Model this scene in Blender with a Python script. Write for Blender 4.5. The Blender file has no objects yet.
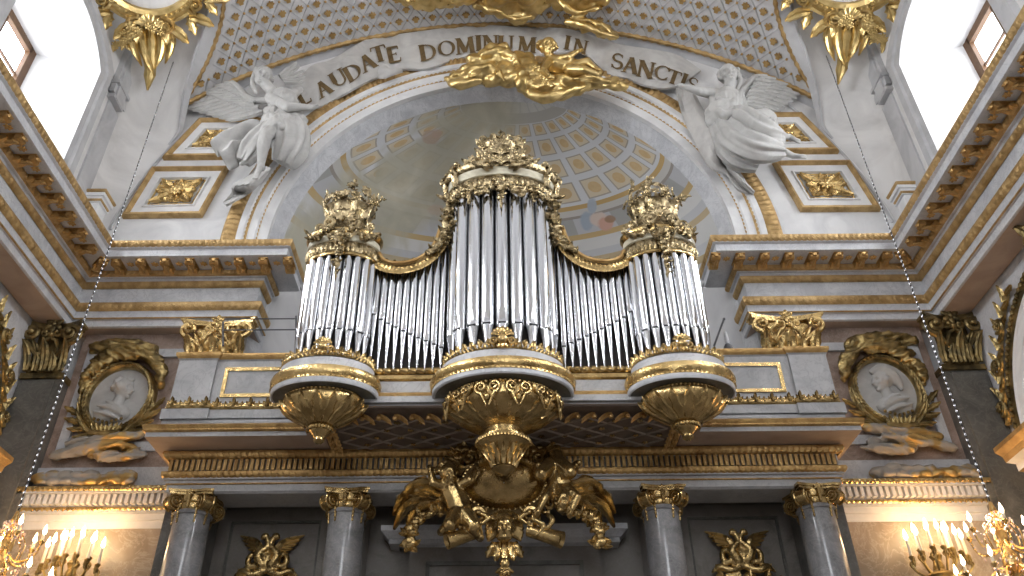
import bpy, bmesh, math, random
from mathutils import noise as mnoise
from math import sin, cos, pi, sqrt, radians, floor, atan2
from mathutils import Vector, Matrix
random.seed(7)
SC = bpy.context.scene
COL = SC.collection
EYE = 1.6            # everything is laid out with z measured from eye height, then lifted by EYE at the end

# ---- sight lines of the photograph: a pixel plus a known depth gives a point (used to trace outlines on walls)
F_PX, CX, CY = 826.0, 502.0, 288.0
PITCH = math.atan(F_PX/1145.0); ROLL = 0.0095
_c, _s = cos(PITCH), sin(PITCH)
def ray(u, v):
    du, dv = u-CX, v-CY
    a = (du*cos(ROLL)-dv*sin(ROLL))/F_PX; b = -(du*sin(ROLL)+dv*cos(ROLL))/F_PX
    return a, _c-b*_s, _s+b*_c
def P(u, v, Y):
    a, y, z = ray(u, v); t = Y/y
    return Vector((a*t, Y, z*t))
def Qpx(X, Y, Z):
    d = Y*_c+Z*_s
    u0 = X/d*F_PX; v0 = -(-Y*_s+Z*_c)/d*F_PX
    return CX+u0*cos(ROLL)+v0*sin(ROLL), CY-u0*sin(ROLL)+v0*cos(ROLL)

def frame(o, x=(1,0,0), y=(0,0,1), z=(0,-1,0), s=1.0):
    m = Matrix.Identity(4)
    for i, a in enumerate((x, y, z)):
        a = Vector(a)*s
        m[0][i], m[1][i], m[2][i] = a
    m[0][3], m[1][3], m[2][3] = o
    return m
def rotz(a): return Matrix.Rotation(a, 4, 'Z')
def T(x, y=0, z=0): return Matrix.Translation((x, y, z))
def lerp(a, b, t): return a+(b-a)*t
def poly_at(pts, t):
    """point at fraction t (by index) of a polyline"""
    n = len(pts)-1; k = min(n-1, max(0, int(t*n))); f = t*n-k
    return Vector(pts[k])*(1-f)+Vector(pts[k+1])*f
def smooth_path(pts, n):
    """Catmull-Rom through pts, n samples"""
    pts = [Vector(p) for p in pts]; out = []
    m = len(pts)-1
    for i in range(n+1):
        t = i/n*m; k = min(m-1, int(t)); f = t-k
        p0 = pts[max(0, k-1)]; p1 = pts[k]; p2 = pts[k+1]; p3 = pts[min(m, k+2)]
        out.append(0.5*((2*p1)+(p2-p0)*f+(2*p0-5*p1+4*p2-p3)*f*f+(3*p1-p0-3*p2+p3)*f**3))
    return out

def rect_frame(mb, x0, x1, z0, z1, w, y0, y1, m=0):
    for a, b in (((x0, z0), (x0+w, z1)), ((x1-w, z0), (x1, z1)), ((x0+w, z1-w), (x1-w, z1)), ((x0+w, z0), (x1-w, z0+w))): mb.box2((a[0], y0, a[1]), (b[0], y1, b[1]), m)
class MB:
    """collects geometry for ONE mesh"""
    def __init__(s, flip=1):
        s.v = []; s.f = []; s.mi = []; s.M = Matrix.Identity(4); s.flip = flip; s.uv = None
    def vert(s, p):
        q = s.M @ Vector(p)
        if s.flip < 0: q.x = -q.x
        s.v.append(q); return len(s.v)-1
    def face(s, ids, m=0): s.f.append(tuple(ids)); s.mi.append(m)
    def grid(s, rows, m=0, cu=False, cv=False):
        """rows: list of equal length lists of points"""
        ids = [[s.vert(p) for p in r] for r in rows]
        R, C = len(ids), len(ids[0])
        for i in range(R if cv else R-1):
            for j in range(C if cu else C-1):
                mm = m[i] if isinstance(m, (list, tuple)) else m
                s.face((ids[i][j], ids[i][(j+1) % C], ids[(i+1) % R][(j+1) % C], ids[(i+1) % R][j]), mm)
        return ids
    def box(s, c, d, m=0):
        x, y, z = c; a, b, e = d[0]/2, d[1]/2, d[2]/2
        i = [s.vert((x+sx*a, y+sy*b, z+sz*e)) for sz in (-1, 1) for sy in (-1, 1) for sx in (-1, 1)]
        for q in ((0,2,3,1),(4,5,7,6),(0,1,5,4),(2,6,7,3),(0,4,6,2),(1,3,7,5)): s.face([i[k] for k in q], m)
    def box2(s, lo, hi, m=0):
        s.box([(a+b)/2 for a, b in zip(lo, hi)], [abs(b-a) for a, b in zip(lo, hi)], m)
    def prism(s, poly, h, m=0, m2=None):
        """poly in local xy, extruded along local z from 0 to h"""
        a = [s.vert((p[0], p[1], 0)) for p in poly]; b = [s.vert((p[0], p[1], h)) for p in poly]
        n = len(poly)
        for k in range(n): s.face((a[k], a[(k+1) % n], b[(k+1) % n], b[k]), m if m2 is None else m2)
        s.face(b, m); s.face(a[::-1], m)
    def tube(s, path, r, n=6, m=0, caps=True, flat=1.0):
        path = [Vector(p) for p in path]; k = len(path)
        rr = r if isinstance(r, (list, tuple)) else [r]*k
        up = None; rows = []
        for i, p in enumerate(path):
            t = (path[min(k-1, i+1)]-path[max(0, i-1)])
            if t.length < 1e-9: t = Vector((0, 0, 1))
            t.normalize()
            if up is None:
                up = Vector((0, 0, 1)) if abs(t.z) < .9 else Vector((0, 1, 0))
            b = t.cross(up)
            if b.length < 1e-6: b = t.orthogonal()
            b.normalize(); up = b.cross(t).normalized()
            rows.append([p+(b*cos(2*pi*j/n)+up*sin(2*pi*j/n)*flat)*rr[i] for j in range(n)])
        ids = s.grid(rows, m, cu=True)
        if caps:
            s.face(ids[0][::-1], m); s.face(ids[-1], m)
    def lathe(s, prof, n=24, a0=0, a1=2*pi, c=(0, 0, 0), m=0):
        """prof: (r, z) or (r, z, yscale); m may be a list per ring"""
        full = abs(a1-a0) > 2*pi-1e-4
        rows = []
        for q in prof:
            ys = q[2] if len(q) > 2 else 1
            rows.append([(c[0]+q[0]*cos(a0+(a1-a0)*j/n), c[1]+q[0]*ys*sin(a0+(a1-a0)*j/n), c[2]+q[1]) for j in range(n if full else n+1)])
        s.grid(rows, m, cu=full)
    def ball(s, c, r, nu=8, nv=5, m=0, R=None):
        if not isinstance(r, (list, tuple)): r = (r, r, r)
        c = Vector(c); rows = []
        for i in range(1, nv):
            a = pi*i/nv
            rows.append([(c+((R @ v) if R else v)) for v in (Vector((r[0]*sin(a)*cos(2*pi*j/nu), r[1]*sin(a)*sin(2*pi*j/nu), -r[2]*cos(a))) for j in range(nu))])
        ids = s.grid(rows, m, cu=True)
        b0 = Vector((0, 0, -r[2])); b1 = -b0
        lo = s.vert(c+((R @ b0) if R else b0)); hi = s.vert(c+((R @ b1) if R else b1))
        for j in range(nu):
            s.face((lo, ids[0][(j+1) % nu], ids[0][j]), m); s.face((hi, ids[-1][j], ids[-1][(j+1) % nu]), m)
    def caps(s, p0, p1, r0, r1, n=10, m=0):
        """closed tapered capsule"""
        p0 = Vector(p0); p1 = Vector(p1); d = p1-p0; L = d.length
        if L < 1e-5: return s.ball(p0, r0, n, 6, m)
        d /= L; path = []; rr = []
        for k in range(4):
            a = pi/2*(k+.25)/4.25; path.append(p0-d*r0*cos(a)); rr.append(r0*sin(a))
        path += [p0, p1]; rr += [r0, r1]
        for k in range(4):
            a = pi/2*(1-(k+1)/4.25); path.append(p1+d*r1*cos(a)); rr.append(r1*sin(a))
        s.tube(path, rr, n, m)
    def strip_caps(s, pts, rs, n=8, m=0):
        for k in range(len(pts)-1): s.caps(pts[k], pts[k+1], rs[k], rs[k+1], n, m)
    # ---- ornament
    def leaf(s, M, L, W, curl=.25, lobes=4, sway=0, m=0, n=9, th=.12):
        sv = s.M; s.M = sv @ M
        rows = []
        for i in range(n+1):
            t = i/n
            hw = W*.5*(sin(pi*(.12+.85*t))**.6 if t < 1 else .14)*(1-.32*abs(sin(lobes*pi*t)))
            y = L*(t-.18*curl*t**3); z = curl*L*t*t+th*W; x0 = sway*L*t*t
            zz = (-.18*W, .1*W, -.02*W, .1*W, -.18*W)
            rows.append([(x0+hw*k, y, z+zz[q]*(1-t*.5)) for q, k in enumerate((-1, -.5, 0, .5, 1))]+[(x0, y, z-.3*W*(1-t*.6))])
        s.grid(rows, m, cu=True); s.M = sv
    def scroll(s, M, R, turns=1.6, r=.2, m=0, ccw=1, n=26, depth=0, tail=None):
        """spiral tube in local xy, starts at the outside bottom"""
        sv = s.M; s.M = sv @ M; path = []; rr = []
        if tail:
            for k in range(5): path.append(Vector(tail)*(1-k/5)+Vector((0, -R, 0))*(k/5)); rr.append(R*r*(.5+.5*k/5))
        for k in range(n+1):
            t = k/n; a = -pi/2+ccw*2*pi*turns*t; q = R*(1-.82*t)
            path.append((q*cos(a), q*sin(a), depth*t)); rr.append(R*r*(1-.5*t))
        s.tube(path, rr, 6, m); s.ball((path[-1][0], path[-1][1], depth), R*r*1.1, 7, 5, m); s.M = sv
    def flower(s, M, R, petals=6, m=0):
        sv = s.M
        for k in range(petals):
            s.M = sv @ M @ Matrix.Rotation(2*pi*k/petals, 4, 'Z')
            s.ball((0, R*.55, R*.12), (R*.3, R*.48, R*.2), 7, 5, m)
        s.M = sv @ M; s.ball((0, 0, R*.22), (R*.28, R*.28, R*.22), 8, 5, m); s.M = sv
    def shell(s, M, R, ribs=7, spread=2.4, m=0):
        sv = s.M; s.M = sv @ M; rows = []
        nn = ribs*4
        for i in range(6):
            t = (i+.4)/5.4; row = []
            for j in range(nn+1):
                a = pi/2-spread/2+spread*j/nn; q = abs(sin(pi*ribs*j/nn))
                rad = R*t*(1+.06*q*t); row.append((rad*cos(a), rad*sin(a), R*(.3*sin(pi*t*.8)+.1*q*t)))
            rows.append(row)
        s.grid(rows, m); s.ball((0, 0, R*.1), R*.16, 7, 5, m); s.M = sv
    def garland(s, path, r0, r1, n, m=0, jitter=.5):
        """leafy fruit festoon: overlapping blobs and small leaves along a path"""
        for k in range(n):
            t = k/(n-1); p = poly_at(path, t); q = lerp(r0, r1, t)
            o = Vector((random.uniform(-1, 1), random.uniform(-1, 0), random.uniform(-1, 1)))*q*jitter
            s.ball(p+o, (q*random.uniform(.6, 1), q*random.uniform(.6, 1), q*random.uniform(.6, 1)), 7, 5, m)
            a = random.uniform(0, 2*pi)
            s.leaf(frame(p-Vector((0, q*.3, 0)), (cos(a), 0, sin(a)), (-sin(a), 0, cos(a)), (0, -1, 0)), q*2.1, q*1.3, .35, 2, 0, m, 5)
    def rope(s, path, r, pitch, m=0, n=6):
        """twisted moulding along a path"""
        path = resample(path, pitch/4); rr = [r*(1+.22*sin(2*pi*k/4)) for k in range(len(path))]
        s.tube(path, rr, n, m)
    # ---- finish
    def mesh(s, name, mats, off=Vector((0, 0, 0)), sharp=38, recalc=True):
        me = bpy.data.meshes.new(name)
        me.from_pydata([tuple(p-off) for p in s.v], [], s.f)
        for mm in mats: me.materials.append(mm)
        if recalc:
            bm = bmesh.new(); bm.from_mesh(me)
            bmesh.ops.recalc_face_normals(bm, faces=bm.faces); bm.to_mesh(me); bm.free()
        me.polygons.foreach_set('material_index', s.mi)
        me.polygons.foreach_set('use_smooth', [True]*len(s.f))
        me.set_sharp_from_angle(angle=radians(sharp))
        me.update()
        return me
    def build(s, name, mats, parent=None, loc=None, local=False, sharp=38, recalc=True):
        if not isinstance(mats, (list, tuple)): mats = [mats]
        off = Vector((0, 0, 0))
        if parent is not None and not local: off = world_loc(parent)
        elif loc is not None: off = Vector(loc)
        me = s.mesh(name, mats, off, sharp, recalc)
        o = bpy.data.objects.new(name, me); COL.objects.link(o)
        if parent is not None: o.parent = parent
        elif loc is not None: o.location = loc
        return o

def world_loc(o):
    v = Vector((0, 0, 0))
    while o is not None: v += o.location; o = o.parent
    return v
def tag(o, label=None, cat=None, group=None, kind=None):
    if label: o['label'] = label
    if cat: o['category'] = cat
    if group: o['group'] = group
    if kind: o['kind'] = kind
    return o
def thing(name, label, cat, loc=(0, 0, 0), group=None):
    o = bpy.data.objects.new(name, None); COL.objects.link(o); o.location = loc
    o.empty_display_size = .2
    return tag(o, label, cat, group)
def struct(name, mb, mats, **k):
    o = mb.build(name, mats, **k); o['kind'] = 'structure'; return o
def kids(o): return [c for c in COL.objects if c.parent == o]
def copy_tree(o, parent=None):
    c = o.copy(); COL.objects.link(c)
    if parent is not None: c.parent = parent
    for ch in kids(o): copy_tree(ch, c)
    return c
def resample(path, step):
    path = [Vector(p) for p in path]; out = [path[0]]; acc = 0
    L = [0]
    for a, b in zip(path, path[1:]): L.append(L[-1]+(b-a).length)
    n = max(2, int(round(L[-1]/step))); k = 0
    for i in range(1, n+1):
        d = L[-1]*i/n
        while k < len(L)-2 and L[k+1] < d: k += 1
        f = (d-L[k])/max(1e-9, L[k+1]-L[k]); out.append(path[k]*(1-f)+path[k+1]*f)
    return out
DENTS = []
def sculpt(name, prims, vox, mats, parent=None, loc=None, smooth=3, flip=1, fac=.5, ripple=None):
    """overlapping closed shapes fused into one continuous surface"""
    mb = MB(flip)
    for q in prims:
        if q[0] == 'c': mb.caps(*q[1:])
        elif q[0] == 'e': mb.ball(q[1], q[2], 12, 8, 0, q[3] if len(q) > 3 else None)
        elif q[0] == 's': mb.strip_caps(q[1], q[2])
    off = world_loc(parent) if parent is not None else Vector(loc or (0, 0, 0))
    me = mb.mesh(name, [], off)
    o = bpy.data.objects.new('t', me); COL.objects.link(o)
    md = o.modifiers.new('r', 'REMESH'); md.mode = 'VOXEL'; md.voxel_size = vox
    if smooth:
        ms = o.modifiers.new('s', 'SMOOTH'); ms.factor = fac; ms.iterations = smooth
    dg = bpy.context.evaluated_depsgraph_get()
    me2 = bpy.data.meshes.new_from_object(o.evaluated_get(dg)); me2.name = name
    bpy.data.objects.remove(o); bpy.data.meshes.remove(me)
    if ripple:                       # carved folds: ridged noise drawn out along a direction
        amp, d, fa, fl = ripple; d = Vector(d).normalized(); a = d.orthogonal().normalized(); b = d.cross(a)
        cos_ = [v.co.copy() for v in me2.vertices]; ns = [v.normal.copy() for v in me2.vertices]
        for v, p, n in zip(me2.vertices, cos_, ns):
            w = mnoise.noise_vector(p*1.1)*.22
            q = Vector(((p+w*.4).dot(a)*fa, (p+w*.4).dot(b)*fa, p.dot(d)*fl))
            h = 1-2.2*abs(mnoise.noise(q)); h2 = 1-2.2*abs(mnoise.noise(Vector((q.x*1.9, q.y*1.9, q.z*1.2))+Vector((7, 3, 1))))
            v.co = p+n*amp*(h*.85+h2*.18-.35)
        me2.update()
    if DENTS:                        # eye sockets and mouth corners pressed into the faces
        for c, rad, mv in DENTS:
            c2 = c-off
            for v in me2.vertices:
                d = (v.co-c2).length
                if d < rad: v.co += mv*(1-(d/rad)**2)
        DENTS.clear(); me2.update()
    me2.materials.clear()
    for mm in (mats if isinstance(mats, (list, tuple)) else [mats]): me2.materials.append(mm)
    me2.polygons.foreach_set('material_index', [0]*len(me2.polygons))
    me2.polygons.foreach_set('use_smooth', [True]*len(me2.polygons))
    r = bpy.data.objects.new(name, me2); COL.objects.link(r)
    if parent is not None: r.parent = parent
    elif loc is not None: r.location = loc
    return r
# ---- mouldings: profiles swept round a plan path, offset to the right of travel, mitred
def offset_path(path, o):
    n = len(path); out = []
    for i in range(n):
        p = Vector(path[i][:2]); ds = []
        if i > 0: ds.append((p-Vector(path[i-1][:2])).normalized())
        if i < n-1: ds.append((Vector(path[i+1][:2])-p).normalized())
        nn = [Vector((d.y, -d.x)) for d in ds]
        if len(nn) == 1: q = p+nn[0]*o
        else:
            b = (nn[0]+nn[1]).normalized(); q = p+b*(o/max(.2, b.dot(nn[0])))
        out.append(q)
    return out
def sweep(mb, path, prof, mats):
    """prof: (offset, z); mats: material per segment"""
    cols = [[(q.x, q.y, z) for q in offset_path(path, o)] for o, z in prof]
    mb.grid(cols, mats)
def carved(mb, path, o0, z0, o1, z1, proj, period, m=0, rows=4):
    """carved (repeating leaf) band between (o0,z0) and (o1,z1), bulging by proj"""
    pa = offset_path(path, 0); cum = [0]
    base = offset_path(path, (o0+o1)/2)
    for a, b in zip(base, base[1:]): cum.append(cum[-1]+(b-a).length)
    step = period/4; N = int(cum[-1]/step)
    stations = sorted(set([i*cum[-1]/N for i in range(N+1)]+cum))
    nz = (z1-z0); no = (o1-o0); ln = sqrt(nz*nz+no*no)
    a_, b_ = abs(nz)/ln, -no/ln*(1 if nz >= 0 else -1)
    out = []
    for r in range(rows+1):
        t = r/rows; bul = sin(pi*t)**.6 if 0 < t < 1 else 0
        row = []
        for d in stations:
            k = 0
            while k < len(cum)-2 and cum[k+1] < d-1e-9: k += 1
            f = (d-cum[k])/max(1e-9, cum[k+1]-cum[k])
            h = proj*bul*(.35+.65*abs(sin(pi*d/period+(.6 if r % 2 else 0))))
            P0 = offset_path(path, lerp(o0, o1, t)+h*a_)
            q = P0[k]*(1-f)+P0[k+1]*f
            row.append((q.x, q.y, lerp(z0, z1, t)+h*b_))
        out.append(row)
    mb.grid(out, m)
WORLD = .7
WIN = (110, 520, 600)
EXPO = -0.1
BACK_FILL = 120
# ================= materials
def new_mat(name):
    m = bpy.data.materials.new(name); m.use_nodes = True
    nt = m.node_tree; b = nt.nodes['Principled BSDF']; return m, nt, b
def node(nt, t, **k):
    n = nt.nodes.new(t)
    for a, v in k.items():
        if a.startswith('i_'): n.inputs[a[2:].replace('_', ' ')].default_value = v
        else: setattr(n, a, v)
    return n
def ramp(nt, stops):
    r = nt.nodes.new('ShaderNodeValToRGB'); e = r.color_ramp.elements
    while len(e) < len(stops): e.new(.5)
    for q, (p, c) in zip(e, stops): q.position = p; q.color = (*c, 1)
    return r
def stone(name, c1, c2, rough=.6, scale=2.0, vein=None, bump=.0, spec=.3, c3=None, distort=1.5):
    m, nt, b = new_mat(name); L = nt.links
    tc = node(nt, 'ShaderNodeTexCoord')
    n1 = node(nt, 'ShaderNodeTexNoise', i_Scale=scale, i_Detail=8.0, i_Roughness=.6, i_Distortion=distort)
    L.new(tc.outputs['Object'], n1.inputs['Vector'])
    st = [(.3, c2), (.62, c1)] if c3 is None else [(.25, c2), (.5, c1), (.75, c3)]
    r = ramp(nt, st); L.new(n1.outputs[0], r.inputs[0]); out = r.outputs[0]
    if vein:
        n2 = node(nt, 'ShaderNodeTexNoise', i_Scale=scale*1.7, i_Detail=10.0, i_Roughness=.62, i_Distortion=2.5)
        L.new(tc.outputs['Object'], n2.inputs['Vector'])
        r2 = ramp(nt, [(.47, (0, 0, 0)), (.5, (1, 1, 1)), (.53, (0, 0, 0))]); L.new(n2.outputs[0], r2.inputs[0])
        mx = node(nt, 'ShaderNodeMix', data_type='RGBA')
        ml = node(nt, 'ShaderNodeMath', operation='MULTIPLY'); ml.inputs[1].default_value = vein[1]
        L.new(r2.outputs[0], ml.inputs[0]); L.new(ml.outputs[0], mx.inputs[0])
        L.new(out, mx.inputs[6]); mx.inputs[7].default_value = (*vein[0], 1); out = mx.outputs[2]
    L.new(out, b.inputs['Base Color']); b.inputs['Roughness'].default_value = rough
    b.inputs['Specular IOR Level'].default_value = spec
    if bump:
        n3 = node(nt, 'ShaderNodeTexNoise', i_Scale=40.0, i_Detail=4.0); L.new(tc.outputs['Object'], n3.inputs['Vector'])
        bp = node(nt, 'ShaderNodeBump', i_Strength=bump, i_Distance=.02); L.new(n3.outputs[0], bp.inputs['Height']); L.new(bp.outputs[0], b.inputs['Normal'])
    return m
def gold(name, c1, c2, rough=.3, bump=.35, scale=28.0, r2=.5, metal=.88, ns=6.0):
    m, nt, b = new_mat(name); L = nt.links
    tc = node(nt, 'ShaderNodeTexCoord')
    n1 = node(nt, 'ShaderNodeTexNoise', i_Scale=ns, i_Detail=5.0); L.new(tc.outputs['Object'], n1.inputs['Vector'])
    r = ramp(nt, [(.36, c2), (.62, c1)]); L.new(n1.outputs[0], r.inputs[0]); L.new(r.outputs[0], b.inputs['Base Color'])
    b.inputs['Metallic'].default_value = metal
    mr = node(nt, 'ShaderNodeMapRange'); mr.inputs['To Min'].default_value = rough; mr.inputs['To Max'].default_value = r2
    L.new(n1.outputs[0], mr.inputs[0]); L.new(mr.outputs[0], b.inputs['Roughness'])
    if bump:
        n3 = node(nt, 'ShaderNodeTexNoise', i_Scale=scale, i_Detail=3.0); L.new(tc.outputs['Object'], n3.inputs['Vector'])
        bp = node(nt, 'ShaderNodeBump', i_Strength=bump, i_Distance=.03); L.new(n3.outputs[0], bp.inputs['Height']); L.new(bp.outputs[0], b.inputs['Normal'])
    return m
def plain(name, c, rough=.5, metal=0, emit=0, spec=.4):
    m, nt, b = new_mat(name); b.inputs['Base Color'].default_value = (*c, 1); b.inputs['Roughness'].default_value = rough
    b.inputs['Metallic'].default_value = metal; b.inputs['Specular IOR Level'].default_value = spec
    if emit: b.inputs['Emission Color'].default_value = (*c, 1); b.inputs['Emission Strength'].default_value = emit
    return m
M_WHITE = stone('white plaster', (.76, .76, .76), (.60, .60, .61), .7, 1.2)
M_PEND = stone('pendentive plaster', (.74, .73, .72), (.56, .55, .54), .75, .8)
M_GREY = stone('grey stucco', (.52, .52, .53), (.40, .40, .41), .7, 1.4)
M_NICHE = stone('niche plaster', (.60, .60, .61), (.48, .48, .50), .75, .7)
M_CROWN = gold('crown gilding', (.52, .34, .13), (.38, .24, .09), .4, .2, 30.0, .5, .45)
M_STAT = stone('stucco figure', (.52, .515, .50), (.42, .415, .405), .65, 3.0)
M_BANNER = stone('banner stucco', (.56, .55, .53), (.44, .43, .42), .7, 2.0)
M_MARB = stone('pale grey marble', (.62, .63, .65), (.47, .48, .51), .4, 1.6, ((.33, .34, .37), .45), 0, .4)
M_PARA = stone('gallery marble', (.52, .52, .52), (.37, .37, .38), .38, 1.6, ((.28, .28, .29), .45), 0, .4)
M_FRIEZE = stone('veined frieze marble', (.60, .61, .63), (.42, .43, .46), .45, 2.2, ((.30, .31, .34), .5), 0, .35)
M_DARK = stone('dark grey marble', (.25, .23, .205), (.15, .138, .125), .32, 1.8, ((.33, .31, .29), .35), 0, .45, (.26, .235, .22))
M_DARK2 = stone('grey green marble', (.165, .16, .145), (.075, .075, .068), .35, 1.5, ((.3, .29, .26), .3), 0, .45)
M_COL = stone('grey column marble', (.30, .30, .31), (.17, .17, .18), .13, 2.6, ((.5, .48, .45), .3), 0, .8)
M_PINK = stone('red brown marble', (.40, .30, .25), (.22, .16, .13), .45, 2.4, ((.55, .46, .4), .4), 0, .4)
M_ROSE = stone('rose soffit', (.48, .375, .30), (.37, .28, .22), .6, 1.5)
M_LOW = stone('lower wall marble', (.38, .315, .25), (.24, .19, .145), .4, 1.3, ((.6, .54, .46), .4), 0, .4)
M_GOLD = gold('gilding', (.72, .52, .23), (.44, .30, .12), .16, .28, 28.0, .38)
M_GOLDC = gold('bright gilding', (.72, .54, .24), (.50, .35, .13), .22, .15, 14.0, .38)
M_GOLDB = gold('moulding gilding', (.56, .38, .17), (.36, .23, .09), .34, .5, 40.0, .55, .6)
M_GOLDP = gold('pale gilding', (.50, .40, .235), (.15, .11, .05), .18, .3, 30.0, .36, .9, 11.0)
M_GOLDSHADE = gold('shaded gilding', (.60, .43, .19), (.32, .22, .09), .12, .22, 24.0, .30)  # darker copy of the gilding, shading put into the colour
M_ORANGE = gold('red gold', (.64, .42, .17), (.42, .25, .09), .28, .4, 30.0, .45, .75)
M_DEEPSHADE = gold('deep shaded gilding', (.33, .24, .10), (.10, .08, .04), .34, .5, 20.0, .5)  # darkest gold copy: shade on the corner capitals put into the colour
M_TIN = plain('polished tin', (.66, .67, .69), .15, 1.0)
M_BLACK = plain('dark gap', (.01, .01, .012), .8)
M_WOODB = plain('dark case wood', (.035, .03, .026), .7)
M_WOODF = stone('window frame wood', (.13, .07, .035), (.08, .04, .02), .5, 6.0)
M_PANE = plain('daylit pane', (.93, .96, 1.0), .2, 0, 9.0)
M_FILLPANE = plain('added glowing pane', (.93, .96, 1.0), .2, 0, 3.0)
M_LETTER = stone('brown lettering', (.17, .115, .05), (.10, .065, .03), .5, 12.0)
M_WAX = plain('candle wax', (.86, .80, .66), .5)
M_FLAME = plain('candle flame', (1.0, .80, .50), .5, 0, 26.0)
M_CRYS = plain('crystal', (.85, .72, .70), .06, .55)
M_IRON = plain('black iron', (.03, .03, .032), .4, .8)
M_GLINT = plain('chain highlight', (.55, .56, .58), .25, 1.0)
M_TAPE = plain('dark grey rail', (.10, .10, .11), .5)
M_BACK = stone('back wall plaster', (.50, .48, .46), (.36, .34, .32), .7, .6)
M_FLOOR = stone('stone floor', (.26, .235, .21), (.19, .17, .155), .35, 1.0)
# ================= the room
BC, BP = 8.3, 5.1
YW = 11.0                       # face of the end wall
RV, CV = 9.0, 5.64              # barrel vault
YB = -4.45                      # the nave is open behind this
def groin_x(Y):
    d = abs((Y-BC+BP/2) % BP-BP/2); return 4.9+.178*d**2.1
def vault(s, Y, dr=0):
    a = s/RV; return (sin(a)*(RV-dr), Y, CV+cos(a)*(RV-dr))
# floor
mb = MB(); mb.box2((-8.2, YB, -1.75), (8.2, 11.2, -1.6)); struct('floor', mb, M_FLOOR)
mb = MB(); mb.box2((-8.2, YB-.2, -1.6), (8.2, YB, 14.7)); struct('wall_back', mb, M_BACK)
mb = MB()
for a, b in (((-1.9, 3.4), (-1.75, 8.6)), ((1.75, 3.4), (1.9, 8.6)), ((-1.9, 3.4), (1.9, 3.55)), ((-1.9, 8.45), (1.9, 8.6)), ((-.05, 3.5), (.05, 8.5)), ((-1.8, 5.0), (1.8, 5.1)), ((-1.8, 6.7), (1.8, 6.8))): mb.box2((a[0], YB, a[1]), (b[0], YB+.12, b[1]))
wb = struct('window_7', mb, M_WOODF)  # added window: glowing pane that lights gilding and pipes from the front
mb = MB(); mb.box2((-1.8, YB+.01, 3.5), (1.8, YB+.03, 8.5)); mb.build('pane', M_FILLPANE, wb)
# --- vault with crown lattice
def crown(mb, s, Y, k=1.0):
    p = Vector(vault(s, Y, .012)); n = Vector((-sin(s/RV), 0, -cos(s/RV))); x = Vector((cos(s/RV), 0, -sin(s/RV)))
    mb.M = frame(p, x, (0, -1, 0), n)       # up towards the nave
    w = .07*k
    # seen from the nave the crown opens upwards (towards the viewer)
    poly = [(-.5, -1), (.5, -1), (.6, -.3), (1.15, .1), (.75, .35), (.8, .8), (.35, .55), (0, 1.25), (-.35, .55), (-.8, .8), (-.75, .35), (-1.15, .1), (-.6, -.3)]
    mb.prism([(a*w, b*w) for a, b in poly], .03, 1)
    mb.M = Matrix.Identity(4)
def make_vault():
    mb = MB()
    ys = [10.85-.25*k for k in range(62)]
    rows = []
    for Y in ys:
        g = groin_x(Y); sm = math.asin(min(1, g/RV))*RV+.02
        rows.append([vault(-sm+2*sm*j/40, Y) for j in range(41)])
    mb.grid(rows, 0)
    # lattice ribs and crowns on the bay next to the end wall
    ds, dy = .348, .262; y0 = 10.85-.30
    def lim(Y): return math.asin(groin_x(Y)/RV)*RV
    for j in range(0, 18):
        Y = y0-dy*j; off = (j % 2)*ds/2
        if Y < 5.9: break
        for i in range(-21, 22):
            s = i*ds+off
            if abs(s) < lim(Y)-.12:
                crown(mb, s, Y)
                if abs(s+ds/2) < lim(Y)-.1:
                    p = vault(s+ds/2, Y, .02); mb.ball(p, (.028, .028, .025), 6, 4, 1)
                # rib lines of the diamond round this crown (lower two sides)
                for sg in (-1, 1):
                    a = (s, Y+dy); b = (s+sg*ds/2, Y)
                    if Y+dy < 10.86 and abs(b[0]) < lim(Y)-.03:
                        pts = [Vector(vault(lerp(a[0], b[0], t), lerp(a[1], b[1], t), 0)) for t in (0, 1)]
                        mb.tube(pts, .016, 4, 2, False)
    return struct('ceiling', mb, [M_VAULT, M_CROWN, M_GREY])
M_VAULT = stone('vault stucco', (.66, .66, .67), (.55, .55, .57), .7, 2.5)
make_vault()
# gold rope along the wall arch and the groins, grey arch band between rope and wall
gs = [(groin_x(Y), Y) for Y in [5.9+.25*k for k in range(20)]+[10.82]]
for sg, nm in ((-1, 'left'), (1, 'right')):
    mb = MB(sg)
    path = [Vector((x, Y, CV+sqrt((RV-.03)**2-x*x))) for x, Y in gs]
    mb.rope(path, .042, .16)
    struct('trim_groin_rope_'+nm, mb, M_GOLDB)
mb = MB(); xm = groin_x(10.82)
path = [Vector((x, 10.8, CV+sqrt((RV-.04)**2-x*x))) for x in [xm*k/30 for k in range(-30, 31)]]
mb.rope(path, .05, .16)
struct('trim_wall_arch_rope', mb, M_GOLDB)
mb = MB(); rows = []
for k in range(61):
    x = 6.5*(k-30)/30; z = CV+sqrt(RV*RV-x*x)
    rows.append([(x, 10.82, z+.02), (x, 10.82, z-.03), (x, 10.93, z-.05), (x, 11.02, z-.14), (x, 11.02, z+.1)])
mb.grid(rows); struct('trim_wall_arch_band', mb, M_GREY)

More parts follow.
